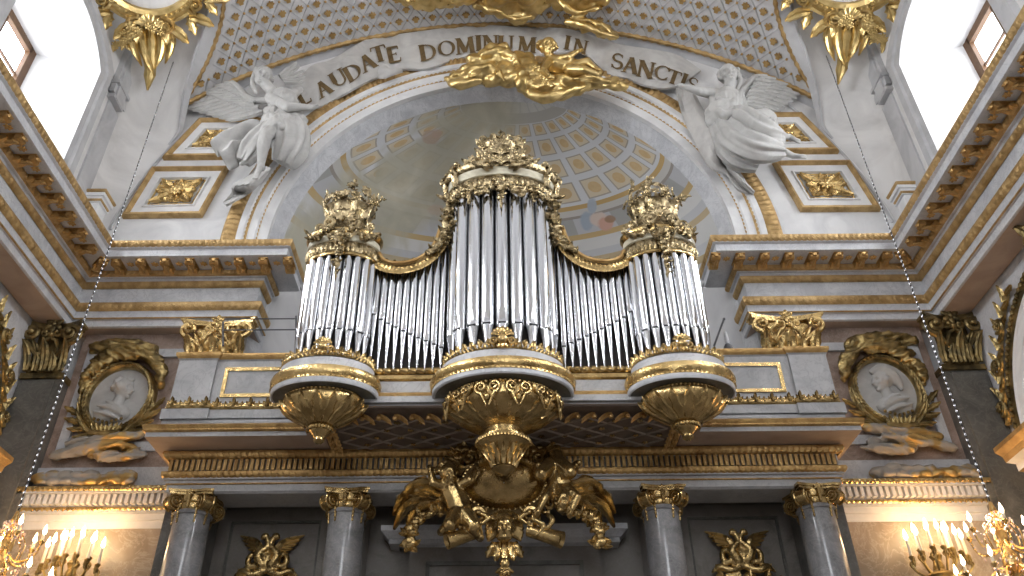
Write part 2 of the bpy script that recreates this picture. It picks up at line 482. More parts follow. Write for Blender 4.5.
# --- pendentives between groin and window wall
def pend_R(t, yc, dirn):
    """t 0..1 from the foot in the corner up to the crown of the lunette; dirn +1 = far half"""
    if t < .5:
        z = 8.3+3.35*(t/.5); x = sqrt(max(0, 6.92**2-(z-8.3)**2)); return Vector((-x, yc+dirn*2.7, z))
    f = (t-.5)/.5; d = 2.6*(1-f)**1.0
    if f < .12:
        a = Vector((-6.06, yc+dirn*2.7, 11.65)); d = 2.6*(1-.12)
        x = 4.9+.178*d**2.1; b = Vector((-x, yc+dirn*d, CV+sqrt(RV*RV-x*x)-.0)); return a.lerp(b, f/.12)
    x = 4.9+.178*d**2.1
    return Vector((-x, yc+dirn*d, CV+sqrt(RV*RV-x*x)))
def pend_L(t, yc, dirn):
    if t < .46: return Vector((-7.0, yc+dirn*2.02, 8.3+3.2*t/.46))
    a = (t-.46)/.54*pi/2
    return Vector((-7.0+.5*sin(a)**2, yc+dirn*2.02*cos(a), 11.5+1.55*sin(a)))
def make_pend(name, sg):
    mb = MB(sg)
    for yc, dirs in ((BC, (1, -1)), (BC-BP, (1, -1)), (BC-2*BP, (1, -1))):
        for dr in dirs:
            rows = []
            for i in range(41):
                t = i/40; R = pend_R(t, yc, dr); Lp = pend_L(t, yc, dr)
                row = []
                for j in range(11):
                    f = j/10; p = R.lerp(Lp, f)
                    sag = .16*sin(pi*f)*min(1, t*2)
                    row.append(p+Vector((-.7*sag, dr*.7*sag, .35*sag)))
                rows.append(row)
            mb.grid(rows, 0)
            # smooth grey band that follows the groin
            band = []
            for i in range(18, 41):
                t = i/40; R = pend_R(t, yc, dr); Lp = pend_L(t, yc, dr); d = (Lp-R).normalized()
                w = .30*min(1, (i-17.5)/9)**1.2; e = min(1, (i-17.5)/6)
                band.append([R+d*.01, R+d*.02*e+Vector((.03, -.03*dr, -.04))*e, R+d*w+Vector((.05, -.06*dr, -.06))*e, R+d*(w+.03)+Vector((.0, 0, .0))])
            mb.grid(band, 1)
    return struct(name, mb, [M_PEND, M_GREY])
for sg, nm in ((-1, 'left'), (1, 'right')): make_pend('ceiling_pendentive_'+nm, -sg)

# --- side walls with deep arched window openings (upper), arched bays (lower)
def arch_pts(y0, y1, zs, rise, n=14):
    hw = (y1-y0)/2; yc = (y0+y1)/2; R = (hw*hw+rise*rise)/(2*rise); out = []
    am = math.asin(hw/R)
    for k in range(n+1):
        a = am-2*am*k/n; out.append((yc+R*sin(a), zs+rise-R+R*cos(a)))
    return out                                    # from far to near
HW = 1.12
def make_side_wall(name, sg):
    mb = MB(sg)
    X = 7.0
    bays = [BC-k*BP for k in range(3)]
    for yc in bays:
        ya, yb = yc-BP/2, min(yc+BP/2, 11.3) if yc < BC else 11.3
        op = [(yc+HW, 8.2)]+arch_pts(yc-HW, yc+HW, 11.52, .5)+[(yc-HW, 8.2)]
        # wall face round the opening
        out = []
        for (y, z) in op:
            if abs(y-(yc+HW)) < 1e-6 and z < 11: out.append((yb, z))
            elif abs(y-(yc-HW)) < 1e-6 and z < 11: out.append((ya, z))
            else:
                f = (y-(yc-HW))/(2*HW); out.append((lerp(ya, yb, f), 13.4))
        mb.grid([[(X, y, z) for y, z in op], [(X, y, z) for y, z in out]], 0)
        mb.face([mb.vert(p) for p in ((X, yb, 11.52), (X, yb, 13.4), (X, yc+HW, 11.52))], 0)
        mb.face([mb.vert(p) for p in ((X, ya, 11.52), (X, ya, 13.4), (X, yc-HW, 11.52))], 0)
        # splayed reveal to the window
        wy, z0, z1 = .84, 9.35, 11.68
        inn = [(yc+wy, z0)]+[(lerp(yc+wy, yc-wy, k/14), z1) for k in range(15)]+[(yc-wy, z0)]
        mb.grid([[(X, y, z) for y, z in op], [(8.05, y, z) for y, z in inn]], 1)
        mb.face([mb.vert(p) for p in ((X, yc+HW, 8.2), (8.05, yc+wy, z0), (8.05, yc-wy, z0), (X, yc-HW, 8.2))], 1)
        # raised grey surround of the opening
        def ring(d, x):
            o = [(yc+HW+d, 8.2)]+[(y+(d if y > yc else -d)*min(1, abs(y-yc)/HW*1.0), z+d) for y, z in arch_pts(yc-HW, yc+HW, 11.52, .5)]+[(yc-HW-d, 8.2)]
            return [(x, y, z) for y, z in o]
        mb.grid([ring(0, X), ring(0, X-.05), ring(.13, X-.05), ring(.16, X-.09), ring(.30, X-.09), ring(.34, X)], 2)
    # lower wall with an arched opening per bay
    XL = 7.2
    for yc in bays:
        yc2 = yc; R = 1.72; ya, yb = yc-BP/2, yc+BP/2
        if yc == BC: yb = 11.2
        op = [(yc2+R, -1.6)]+[(yc2+R*cos(pi*k/24), 4.6+R*sin(pi*k/24)) for k in range(25)]+[(yc2-R, -1.6)]
        out = [(yb, -1.6)]+[((lerp(yb, ya, (k-4)/16) if 4 <= k <= 20 else (yb if k < 4 else ya)), (lerp(4.6, 7.9, k/4) if k < 4 else (7.9 if k <= 20 else lerp(7.9, 4.6, (k-20)/4)))) for k in range(25)]+[(ya, -1.6)]
        mb.grid([[(XL, y, z) for y, z in op], [(XL, y, z) for y, z in out]], 3)
        mb.grid([[(XL, y, z) for y, z in op], [(8.15, y, z) for y, z in op]], 0)
        mb.face([mb.vert((8.15, y, z)) for y, z in op], 0)
    mb.grid([[(7.2, YB, 7.9), (7.2, 11.2, 7.9)], [(7.0, YB, 7.9), (7.0, 11.2, 7.9)], [(7.0, YB, 8.25), (7.0, 11.2, 8.25)]], 0)
    return struct(name, mb, [M_PEND, M_WHITE, M_GREY, M_MARB])
for sg, nm in ((-1, 'left'), (1, 'right')): make_side_wall('wall_'+nm, sg)
# windows: wooden frame, glazing bars, daylit panes
wn = 0
for sg in (-1, 1):
    for yc in (BC, BC-BP, BC-2*BP):
        wn += 1
        wy, z0, z1, x = .84, 9.35, 11.68, 8.05
        mb = MB(sg)
        for a, b in (((yc-wy-.02, z0-.05), (yc-wy+.14, z1+.02)), ((yc+wy-.14, z0-.05), (yc+wy+.02, z1+.02)), ((yc-wy+.1, z1-.14), (yc+wy-.1, z1+.02)), ((yc-wy+.1, z0-.05), (yc+wy-.1, z0+.08))):
            mb.box2((x-.06, a[0], a[1]), (x+.06, b[0], b[1]))
        fr = struct('window_%d' % wn, mb, M_WOODF)
        mb = MB(sg)
        mb.box2((x-.025, yc-.03, z0+.08), (x+.025, yc+.03, z1-.1))
        for zz in (z0+.85, z0+1.6): mb.box2((x-.02, yc-wy+.1, zz-.02), (x+.02, yc+wy-.1, zz+.02))
        mb.build('glazing_bars', M_WOODF, fr)
        mb = MB(sg); mb.box2((x+.03, yc-wy+.08, z0+.05), (x+.04, yc+wy-.08, z1-.08)); mb.build('pane', M_PANE, fr)

# --- end wall: plane with the great arch, splayed soffit, painted niche
CA = 8.92; RA = 4.02
def make_end_wall():
    mb = MB(); N = 48
    inn = [(RA, 5.3)]+[(RA*cos(pi*k/N), CA+RA*sin(pi*k/N)) for k in range(N+1)]+[(-RA, 5.3)]
    out = []
    for x, z in inn:
        if z <= CA+.01: out.append((7.25 if x > 0 else -7.25, z)); continue
        dx, dz = x/RA, (z-CA)/RA
        t = min(7.25/abs(dx) if abs(dx) > 1e-6 else 1e9, (15.0-CA)/dz)
        out.append((dx*t, CA+dz*t))
    mb.grid([[(x, YW, z) for x, z in inn], [(x, YW, z) for x, z in out]], 0)
    # corners missed by the radial strip
    for sg in (-1, 1):
        mb.face([mb.vert((sg*7.25, YW, z)) for z in (13.0, 15.0)]+[mb.vert((sg*5.5, YW, 15.0))], 0)
    # lower wall
    mb.grid([[(-7.25, YW, -1.6), (7.25, YW, -1.6)], [(-7.25, YW, 5.3), (7.25, YW, 5.3)]], 1)
    return struct('wall_end', mb, [M_WHITE, M_LOW])
make_end_wall()
# niche: plain lower drum and painted semi-dome
RN, YN = 3.86, 11.3
mb = MB(); N = 48; U = []
rows = [[(-RA*cos(pi*k/N), YW, CA+RA*sin(pi*k/N)) for k in range(N+1)], [(-RN*cos(pi*k/N), YN, CA+RN*sin(pi*k/N)) for k in range(N+1)]]
mb.grid(rows, 0)
for sg in (-1, 1): mb.grid([[(sg*RA, YW, 5.3), (sg*RA, YW, CA)], [(sg*RN, YN, 5.3), (sg*RN, YN, CA)]], 0)
struct('trim_arch_soffit', mb, M_FRIEZE)
mb = MB()
mb.grid([[(-RN*cos(pi*k/N), YN+RN*sin(pi*k/N), z) for k in range(N+1)] for z in (5.3, 6.5, 7.7, CA-.02)], 0)
mb.face([mb.vert((-RN*cos(pi*k/N), YN+RN*sin(pi*k/N), 5.3)) for k in range(N+1)], 0)
rows = []
for z, o in ((CA-.02, 0), (CA-.02, .05), (CA+.05, .07), (CA+.05, 0)): rows.append([(-(RN-o)*cos(pi*k/N), YN+(RN-o)*sin(pi*k/N), z) for k in range(N+1)])
mb.grid(rows, 0)
struct('wall_niche', mb, M_NICHE)
def fresco_mat():
    m, nt, b = new_mat('painted dome fresco'); L = nt.links
    uv = node(nt, 'ShaderNodeUVMap'); uv.uv_map = 'paint'
    sp = node(nt, 'ShaderNodeSeparateXYZ'); L.new(uv.outputs[0], sp.inputs[0])
    def mth(op, a, b2=None, c=None):
        n = node(nt, 'ShaderNodeMath', operation=op)
        for i, q in enumerate((a, b2, c)):
            if q is None: continue
            if isinstance(q, (int, float)): n.inputs[i].default_value = q
            else: L.new(q, n.inputs[i])
        return n.outputs[0]
    def mix(f, a, b2):
        n = node(nt, 'ShaderNodeMix', data_type='RGBA')
        for i, q in ((0, f), (6, a), (7, b2)):
            if isinstance(q, tuple): n.inputs[i].default_value = (*q, 1)
            elif isinstance(q, (int, float)): n.inputs[i].default_value = q
            else: L.new(q, n.inputs[i])
        return n.outputs[2]
    ang, rho = sp.outputs[0], sp.outputs[1]     # turn 0..1, radius 0 oculus .. 1 ring
    fa = mth('FRACT', mth('MULTIPLY', ang, 25.0)); rr = mth('POWER', mth('MAXIMUM', rho, 0), .8)
    fr = mth('FRACT', mth('MULTIPLY', rr, 4.0))
    da = mth('ABSOLUTE', mth('SUBTRACT', fa, .5)); dr = mth('ABSOLUTE', mth('SUBTRACT', fr, .5))
    mxd = mth('MAXIMUM', da, dr)
    coffer = mth('LESS_THAN', mxd, .38); inner = mth('LESS_THAN', mxd, .33)
    rose = mth('LESS_THAN', mth('ADD', mth('POWER', mth('MULTIPLY', da, 4.6), 2), mth('POWER', mth('MULTIPLY', dr, 4.6), 2)), 1.0)
    tc = node(nt, 'ShaderNodeTexCoord'); ns = node(nt, 'ShaderNodeTexNoise', i_Scale=9.0, i_Detail=6.0); L.new(tc.outputs['Object'], ns.inputs['Vector'])
    ocher = mix(ns.outputs[0], (.54, .37, .19), (.68, .52, .30))
    col = mix(coffer, (.64, .65, .67), (.40, .37, .32)); col = mix(inner, col, (.65, .57, .43)); 
    col = mix(mth('MULTIPLY', rose, inner), col, ocher)
    indome = mth('MULTIPLY', mth('GREATER_THAN', rho, 0), mth('LESS_THAN', rho, 1.0))
    def band(lo, hi): return mth('MULTIPLY', mth('GREATER_THAN', rho, lo), mth('LESS_THAN', rho, hi))
    out = mix(mth('GREATER_THAN', mth('FRACT', mth('MULTIPLY', ang, 14.0)), .55), (.50, .51, .53), (.38, .38, .37))
    out = mix(mth('GREATER_THAN', rho, 1.34), out, (.54, .55, .57))
    for lo, hi, c in ((1.0, 1.05, (.52, .36, .16)), (1.05, 1.12, (.56, .55, .52)), (1.12, 1.15, (.33, .30, .27)), (1.33, 1.39, (.52, .38, .19)), (1.39, 1.52, (.64, .64, .63)), (1.60, 1.66, (.52, .42, .27)), (1.66, 1.85, (.62, .62, .61)), (1.95, 2.02, (.50, .40, .24)), (2.02, 2.3, (.60, .60, .60))):
        out = mix(band(lo, hi), out, c)
    sky = mix(ns.outputs[0], (.52, .52, .50), (.66, .66, .62))
    col = mix(indome, out, col)
    col = mix(mth('LESS_THAN', rho, 0), col, (.47, .46, .43)); col = mix(mth('LESS_THAN', rho, -.12), col, sky)
    bars = mth('MULTIPLY', mth('LESS_THAN', rho, -.12), mth('GREATER_THAN', mth('ABSOLUTE', mth('SUBTRACT', mth('FRACT', mth('MULTIPLY', ang, 26.0)), .5)), .42))
    col = mix(mth('MULTIPLY', bars, .35), col, (.34, .35, .36))
    # drifting painted clouds on the left
    so = node(nt, 'ShaderNodeSeparateXYZ'); L.new(tc.outputs['Object'], so.inputs[0])
    n2 = node(nt, 'ShaderNodeTexNoise', i_Scale=1.1, i_Detail=7.0, i_Distortion=.8); L.new(tc.outputs['Object'], n2.inputs['Vector'])
    u3 = node(nt, 'ShaderNodeUVMap'); u3.uv_map = 'figures'; s3 = node(nt, 'ShaderNodeSeparateXYZ'); L.new(u3.outputs[0], s3.inputs[0])
    wob = mth('MULTIPLY', mth('SUBTRACT', n2.outputs[0], .5), .9)
    # the cloud runs diagonally from the oculus down to the left
    dd = mth('ADD', mth('MULTIPLY', mth('SUBTRACT', s3.outputs[0], 5.0), .562), mth('MULTIPLY', mth('SUBTRACT', s3.outputs[1], 1.05), .828))
    dist = mth('ABSOLUTE', mth('ADD', mth('SUBTRACT', dd, .16), wob))
    cm = node(nt, 'ShaderNodeMapRange', interpolation_type='SMOOTHSTEP'); cm.inputs['From Min'].default_value = .28; cm.inputs['From Max'].default_value = .58
    cm.inputs['To Min'].default_value = .9; cm.inputs['To Max'].default_value = 0
    L.new(dist, cm.inputs[0])
    leftm = node(nt, 'ShaderNodeMapRange', interpolation_type='SMOOTHSTEP'); leftm.inputs['From Min'].default_value = 5.0; leftm.inputs['From Max'].default_value = 5.35
    leftm.inputs['To Min'].default_value = 1; leftm.inputs['To Max'].default_value = 0
    L.new(s3.outputs[0], leftm.inputs[0])
    n3 = node(nt, 'ShaderNodeTexNoise', i_Scale=1.1, i_Detail=4.0, i_Distortion=.6); L.new(tc.outputs['Object'], n3.inputs['Vector'])
    cloud = ramp(nt, [(.32, (.40, .38, .30)), (.55, (.50, .48, .38)), (.72, (.64, .61, .50))]); L.new(n3.outputs[0], cloud.inputs[0])
    col = mix(mth('MULTIPLY', cm.outputs[0], leftm.outputs[0]), col, cloud.outputs[0])
    u2 = node(nt, 'ShaderNodeUVMap'); u2.uv_map = 'figures'; s2 = node(nt, 'ShaderNodeSeparateXYZ'); L.new(u2.outputs[0], s2.inputs[0])
    for fx, fy, rx, ry, c, op in ((5.87, 2.21, .075, .10, (.36, .42, .50), .95), (5.92, 2.06, .05, .09, (.40, .45, .52), .95), (5.99, 2.19, .10, .075, (.66, .55, .48), .95), (6.06, 2.24, .085, .075, (.60, .36, .28), .95), (6.10, 2.19, .06, .04, (.34, .22, .14), .9),
                              (4.31, 1.37, .10, .075, (.46, .35, .28), .8), (4.37, 1.335, .05, .045, (.50, .37, .30), .7), (4.36, 2.10, .09, .06, (.50, .38, .31), .45), (4.34, 2.24, .05, .10, (.42, .42, .40), .45)):
        e = mth('ADD', mth('POWER', mth('DIVIDE', mth('SUBTRACT', s2.outputs[0], fx), rx), 2), mth('POWER', mth('DIVIDE', mth('SUBTRACT', s2.outputs[1], fy), ry), 2))
        k = node(nt, 'ShaderNodeMapRange', interpolation_type='SMOOTHSTEP'); k.inputs['From Min'].default_value = .55; k.inputs['From Max'].default_value = 1.15; k.inputs['To Min'].default_value = op; k.inputs['To Max'].default_value = 0
        L.new(mth('ADD', e, mth('MULTIPLY', mth('SUBTRACT', ns.outputs[0], .5), .8)), k.inputs[0]); col = mix(k.outputs[0], col, c)
    L.new(col, b.inputs['Base Color']); b.inputs['Roughness'].default_value = .8; b.inputs['Specular IOR Level'].default_value = .2
    return m
def make_fresco():
    mb = MB(); NA, NE = 96, 64; rows = []
    for i in range(NE+1):
        e = pi/2*i/NE; rows.append([(-RN*cos(e)*cos(pi*k/NA), RN*cos(e)*sin(pi*k/NA), RN*sin(e)) for k in range(NA+1)])
    mb.grid(rows, 0)
    o = mb.build('ceiling_niche_painting', fresco_mat(), recalc=False); o.location = (0, YN, CA); o['kind'] = 'structure'
    # the painted illusion: a coffered dome seen in perspective, drawn out on the half dome
    me = o.data; ul = me.uv_layers.new(name='paint'); u2 = me.uv_layers.new(name='figures'); ul = me.uv_layers['paint']; u2 = me.uv_layers['figures']; uvs = []; px = []
    for v in me.vertices:
        u, w = Qpx(v.co.x, v.co.y+YN, v.co.z+CA)
        lo, hi = -.45, 2.6; px.append((u/100, w/100))
        f = lambda r: ((u-lerp(514, 503, r))/max(3, lerp(53, 157, r)))**2+((w-lerp(107, 155, r))/max(2, lerp(17, 57, r)))**2-1
        for _ in range(40):
            mid = (lo+hi)/2
            if f(mid) > 0: lo = mid
            else: hi = mid
        r = (lo+hi)/2
        a = atan2((w-lerp(107, 155, r))/max(2, lerp(17, 57, r)), (u-lerp(514, 503, r))/max(3, lerp(53, 157, r)))
        uvs.append([(a/(2*pi)) % 1.0, r])
    for p in me.polygons:
        aa = [uvs[me.loops[l].vertex_index][0] for l in p.loop_indices]; wrap = max(aa)-min(aa) > .5
        for l in p.loop_indices:
            u2.data[l].uv = px[me.loops[l].vertex_index]; q = uvs[me.loops[l].vertex_index]; ul.data[l].uv = (q[0]+(1 if wrap and q[0] < .5 else 0), q[1])
make_fresco()
# --- archivolt: white steps, two fine gold lines, broad carved gold band
def arc_path(r, n=60, a0=0.0, a1=pi): return [Vector((-r*cos(a0+(a1-a0)*k/n), 0, CA+r*sin(a0+(a1-a0)*k/n))) for k in range(n+1)]
mb = MB(); prof = [(4.0, 11.02), (4.0, 10.92), (4.17, 10.90), (4.21, 10.86), (4.36, 10.86), (4.40, 10.80), (4.50, 10.80), (4.50, 10.87), (4.78, 10.87), (4.80, 10.94), (4.86, 10.94), (4.88, 11.02)]
rows = []
for r, Y in prof: rows.append([(-r*cos(pi*k/80), Y, CA+r*sin(pi*k/80)) for k in range(81)])
mb.grid(rows, 0)
for sg in (-1, 1): mb.grid([[(sg*r, Y, 8.2), (sg*r, Y, CA)] for r, Y in prof], 0)
arch = struct('trim_arch', mb, M_WHITE)
def arc_carved(mb, r0, r1, Y, proj, period, rows=5):
    n = int((pi*r0+1.3)/(period/4)); out = []
    for i in range(rows+1):
        t = i/rows; row = []; r = lerp(r0, r1, t)
        for k in range(n+1):
            d = -.65+(pi*r0+1.3)*k/n
            h = proj*((sin(pi*t)**.6) if 0 < t < 1 else 0)*(.3+.7*abs(sin(pi*d/period+abs(t-.5)*2.4)))
            a = d/r0
            if a < 0: row.append((-r, Y-h, CA+d))
            elif a > pi: row.append((r, Y-h, CA-(d-pi*r0)))
            else: row.append((-r*cos(a), Y-h, CA+r*sin(a)))
        out.append(row)
    mb.grid(out, 0)
mb = MB(); arc_carved(mb, 4.50, 4.78, 10.86, .06, .11, 8); mb.build('carved_gold_band', M_GOLDB, arch)
mb = MB(); arc_carved(mb, 4.34, 4.40, 10.86, .035, .09); mb.build('gold_bead_line', M_GOLDB, arch)
mb = MB(); arc_carved(mb, 4.16, 4.20, 10.91, .03, .09); mb.build('gold_bead_line', M_GOLDB, arch)
# thin border line of the spandrel following the wall arc
for sg, nm in ((-1, 'left'), (1, 'right')):
    mb = MB(-sg)
    pts = [Vector((-6.85*cos(a), 10.985, 8.3+6.85*sin(a))) for a in [radians(8+k*2.2) for k in range(22)]]
    mb.tube(pts, .03, 6); struct('trim_spandrel_'+nm, mb, M_GREY)

# --- main entablature: runs along the side wall, turns and stops beside the organ
EP = [(-7.0, YB), (-7.0, YW), (-4.15, YW), (-4.15, 11.22)]
def entablature(name, sg):
    mb = MB(sg)
    prof = [(.0, 8.36), (.80, 8.33), (.80, 8.22), (.76, 8.20), (.76, 8.075), (.72, 8.06), (.42, 8.06), (.42, 8.03), (.36, 7.95), (.32, 7.95), (.32, 7.90), (.30, 7.88), (.25, 7.81), (.25, 7.50), (.34, 7.46), (.34, 7.34), (.31, 7.30), (.31, 7.20), (.33, 7.19), (.28, 7.18), (.28, 7.07), (.25, 7.05), (-.18, 7.05)]
    mts = [0, 0, 0, 0, 0, 0, 0, 0, 0, 0, 0, 0, 1, 0, 0, 0, 0, 0, 0, 0, 0, 2]
    sweep(mb, EP, prof, mts)
    e = struct(name, mb, [M_MARB, M_FRIEZE, M_ROSE])
    for nm, o0, z0, o1, z1, pj, per, mt in (
        ('carved_gold_cymatium', .78, 8.21, .83, 8.34, .03, .09, M_GOLDB), ('carved_gold_ovolo', .37, 7.96, .43, 8.04, .03, .08, M_GOLDB),
        ('carved_gold_moulding', .26, 7.80, .32, 7.90, .03, .10, M_GOLDB), ('carved_gold_moulding', .26, 7.49, .35, 7.46, .0, .10, M_GOLDB),
        ('carved_gold_moulding', .33, 7.32, .36, 7.47, .035, .11, M_GOLDB), ('gold_line', .31, 7.185, .335, 7.20, .012, .07, M_GOLDB)):
        mb = MB(sg); carved(mb, EP, o0, z0, o1, z1, pj, per); mb.build(nm, mt, e)
    # modillions: scroll brackets under the corona, rosettes between
    def modillion(): 
        m = MB()
        m.box2((-.075, -.30, .0), (.075, .02, .03), 0)
        rows = [[(x, y, z) for x in (-.075, .075)] for y, z in ((0, -.13), (-.10, -.12), (-.2, -.07), (-.27, -.02))]
        m.tube([(-.068, -.245, -.04), (.068, -.245, -.04)], .046, 10, 0)
        m.tube([(-.068, -.04, -.05), (.068, -.04, -.05)], .05, 10, 0)
        m.grid([[(-.07, y, z), (.07, y, z)] for y, z in ((.0, -.095), (-.06, -.10), (-.13, -.055), (-.22, -.075), (-.275, -.05))], 0)
        m.leaf(frame((0, -.05, -.085), (1, 0, 0), (0, -1, .12), (0, -.12, -1)), .20, .11, .1, 3)
        m.ball((0, -.30, -.03), (.05, .03, .035), 6, 4)
        return m
    def rosette():
        m = MB(); m.flower(frame((0, 0, 0), (1, 0, 0), (0, 1, 0), (0, 0, -1)), .062, 6); return m
    pm = pr = None
    spots = []
    for k in range(8): spots.append((-6.10+k*.388, YW-.42, 0, k < 7))
    for k in range(17): spots.append((-7+.42, 9.98-k*.388, pi/2, True))
    spots.append((-6.47, 10.47, pi/4, False))
    for x, y, r, ros in spots:
        if pm is None: pm = modillion().build('modillion', M_ORANGE, e, local=True); q = pm
        else: q = pm.copy(); COL.objects.link(q); q.parent = e
        ex = sg
        q.location = (x*ex, y, 8.045); q.rotation_euler = (0, 0, r*ex)
        if not ros: continue
        if pr is None: pr = rosette().build('rosette', M_ORANGE, e, local=True); q = pr
        else: q = pr.copy(); COL.objects.link(q); q.parent = e
        if r == 0: x2, y2 = x+.194, y-.17
        else: x2, y2 = x+.17, y-.194
        q.location = (x2*ex, y2, 8.045)
    return e
# EP is written for the left; mirrored for the right
entablature('trim_cornice_left', 1); entablature('trim_cornice_right', -1)

# --- bracket and hanging pilaster strip between window and corner
for sg, nm in ((1, 'left'), (-1, 'right')):
    mb = MB(sg)
    mb.box2((-7.05, 10.34, 8.3), (-6.74, 10.62, 9.30), 0); mb.box2((-7.05, 10.28, 9.42), (-6.66, 10.66, 9.52), 0); mb.box2((-7.05, 10.31, 9.30), (-6.70, 10.64, 9.42), 0)
    mb.tube([(-7.05, 10.28, 9.52), (-6.66, 10.28, 9.52), (-6.66, 10.66, 9.52)], .035, 8, 1); mb.tube([(-7.05, 10.31, 9.34), (-6.70, 10.31, 9.34), (-6.70, 10.6, 9.34)], .025, 8, 1)
    mb.leaf(frame((-6.86, 10.33, 8.75)), .45, .26, .15, 3, 0, 1)
    struct('trim_bracket_'+nm, mb, [M_WHITE, M_GOLDB])
    mb = MB(sg)
    for y0, y1, x, z in ((9.86, 10.28, -6.90, 11.55), (9.93, 10.21, -6.86, 11.45), (10.3, 10.42, -6.93, 11.6)):
        mb.box2((-7.02, y0, z), (x, y1, 13.6), 0)
    mb.box2((-7.02, 9.84, 11.75), (-6.84, 10.30, 11.82), 0); mb.box2((-7.02, 9.88, 11.42), (-6.87, 10.26, 11.50), 0)
    mb.box2((-7.02, 9.95, 8.9), (-6.965, 10.35, 11.4), 0)
    struct('trim_strip_'+nm, mb, M_GREY)

# --- lower entablature: on the end wall bays and as an impost block on the side walls
def lower_ent(name, sg):
    mb = MB(sg); path = [(-7.2, YW), (-4.2, YW)]
    prof = [(0, 4.80), (.12, 4.80), (.12, 4.44), (.30, 4.44), (.30, 4.36), (.18, 4.35), (.18, 4.20), (.20, 4.19), (.20, 4.12), (.14, 4.11), (.14, 4.03), (.11, 4.02), (.11, 3.92), (0, 3.9)]
    sweep(mb, path, prof, [0, 0, 0, 0, 0, 0, 0, 0, 0, 1, 1, 1, 1])
    e = struct(name, mb, [M_MARB, M_WHITE])
    mb = MB(sg); carved(mb, path, .28, 4.37, .31, 4.45, .03, .07); mb.build('carved_gold_moulding', M_GOLD, e)
    mb = MB(sg); carved(mb, path, .15, 4.12, .21, 4.19, .03, .07); mb.build('carved_gold_moulding', M_GOLD, e)
    mb = MB(sg)
    for k in range(36): mb.box2((-7.1+k*.085, YW-.27, 4.215), (-7.1+k*.085+.05, YW-.17, 4.35))
    mb.build('dentil_course', M_WHITE, e)
    return e
lower_ent('trim_lower_cornice_left', 1); lower_ent('trim_lower_cornice_right', -1)
for sg, nm in ((1, 'left'), (-1, 'right')):
    mb = MB(sg); path = [(-7.2, 8.85), (-7.2, 10.2), (-7.4, 10.2)]
    prof = [(0, 4.62), (.72, 4.62), (.72, 4.56), (.64, 4.50), (.62, 4.42), (.50, 4.40), (.50, 4.30), (.44, 4.29), (.36, 4.24), (.34, 4.10), (.30, 4.09), (.30, 3.95), (0, 3.95)]
    path = [(-7.2, 8.75), (-7.2, 10.0)]
    ring = []
    # closed block with mitred end towards the corner
    pth = [(-7.2, 8.2), (-7.2, 10.15)]
    sweep(mb, pth, prof, [0, 1, 1, 1, 0, 0, 1, 1, 0, 0, 0, 0])
    mb.face([mb.vert((-7.2+o, 10.15, z)) for o, z in prof], 0); mb.face([mb.vert((-7.2+o, 8.2, z)) for o, z in prof], 0)
    for k in range(22): mb.box2((-7.2+.34, 8.25+k*.086, 4.11), (-7.2+.42, 8.25+k*.086+.05, 4.235), 0)
    struct('trim_impost_'+nm, mb, [M_WHITE, M_GOLDB])
    # archivolt of the side arch
    mb = MB(sg); rows = []
    for r, x in ((1.70, -7.25), (1.70, -7.12), (1.82, -7.10), (1.84, -7.07), (1.95, -7.06), (1.97, -7.03), (2.12, -7.02), (2.16, -7.22)):
        rows.append([(x, 8.3+r*cos(pi*k/40), 4.6+r*sin(pi*k/40)) for k in range(41)])
    mb.grid(rows, [0, 0, 0, 0, 0, 1, 0])
    for k in range(78):
        a = pi*k/77; mb.ball((-7.02, 8.3+2.07*cos(a), 4.6+2.07*sin(a)), .04, 6, 4, 1)
    # scrolled keystone
    mb.M = frame((-6.98, 8.3, 6.6), (0, 1, 0), (0, 0, 1), (1, 0, 0))
    mb.scroll(T(0, .12, .1), .2, 1.4, .26, 1); mb.leaf(T(0, .2, .12), -.6, .36, -.2, 3, 0, 1); mb.leaf(T(-.1, .1, .05), .4, .25, .2, 3, -.3, 1); mb.leaf(T(.1, .1, .05), .4, .25, .2, 3, .3, 1)
    mb.M = Matrix.Identity(4)
    struct('trim_side_arch_'+nm, mb, [M_WHITE, M_DEEPSHADE])
# ================= organ gallery, columns, pilasters, lower wall
YG = 9.75                                     # face of the gallery entablature
gal = thing('organ_gallery', 'pale marble organ gallery with gilded cornice carried on four grey columns', 'gallery', (0, YG, 3.86))
# entablature above the columns
GP = [(-4.25, YW), (-4.25, YG), (4.25, YG), (4.25, YW)]
GPr = GP[::-1]
def right(path): return path
mb = MB()
# path runs left to right so that offsets point to the nave: travel +x -> right side is -y
GE = [(-4.22, 10.98), (-4.22, YG+.0), (4.22, YG+.0), (4.22, 10.98)]
# orientation: going from wall towards the nave on the left side means travelling -y (right side = -x): outward
prof = [(-.3, 4.50), (.0, 4.50), (.0, 4.21), (.03, 4.20), (.03, 4.12), (.0, 4.11), (.0, 4.08), (-.02, 4.07), (-.02, 3.98), (-.05, 3.955), (-.5, 3.955), (-.5, 4.12)]
sweep(mb, GE, prof, 0)
mb.build('entablature', M_PARA, gal)
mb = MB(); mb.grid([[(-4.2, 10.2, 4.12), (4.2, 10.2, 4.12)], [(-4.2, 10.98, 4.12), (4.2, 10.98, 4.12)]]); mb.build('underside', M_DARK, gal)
mb = MB(); carved(mb, GE, .03, 4.38, .08, 4.48, .035, .075); mb.build('carved_gold_moulding', M_ORANGE, gal)
mb = MB(); carved(mb, GE, .01, 4.13, .06, 4.215, .03, .075); mb.build('carved_gold_moulding', M_ORANGE, gal)
mb = MB(); carved(mb, GE, -.02, 4.065, .0, 4.08, .012, .1); mb.build('gold_line', M_ORANGE, gal)
mb = MB()
n = 124
for k in range(n): mb.box2((-4.2+k*8.4/n, YG-.06, 4.225), (-4.2+k*8.4/n+.04, YG+.02, 4.37))
mb.build('dentil_course', M_ORANGE, gal)
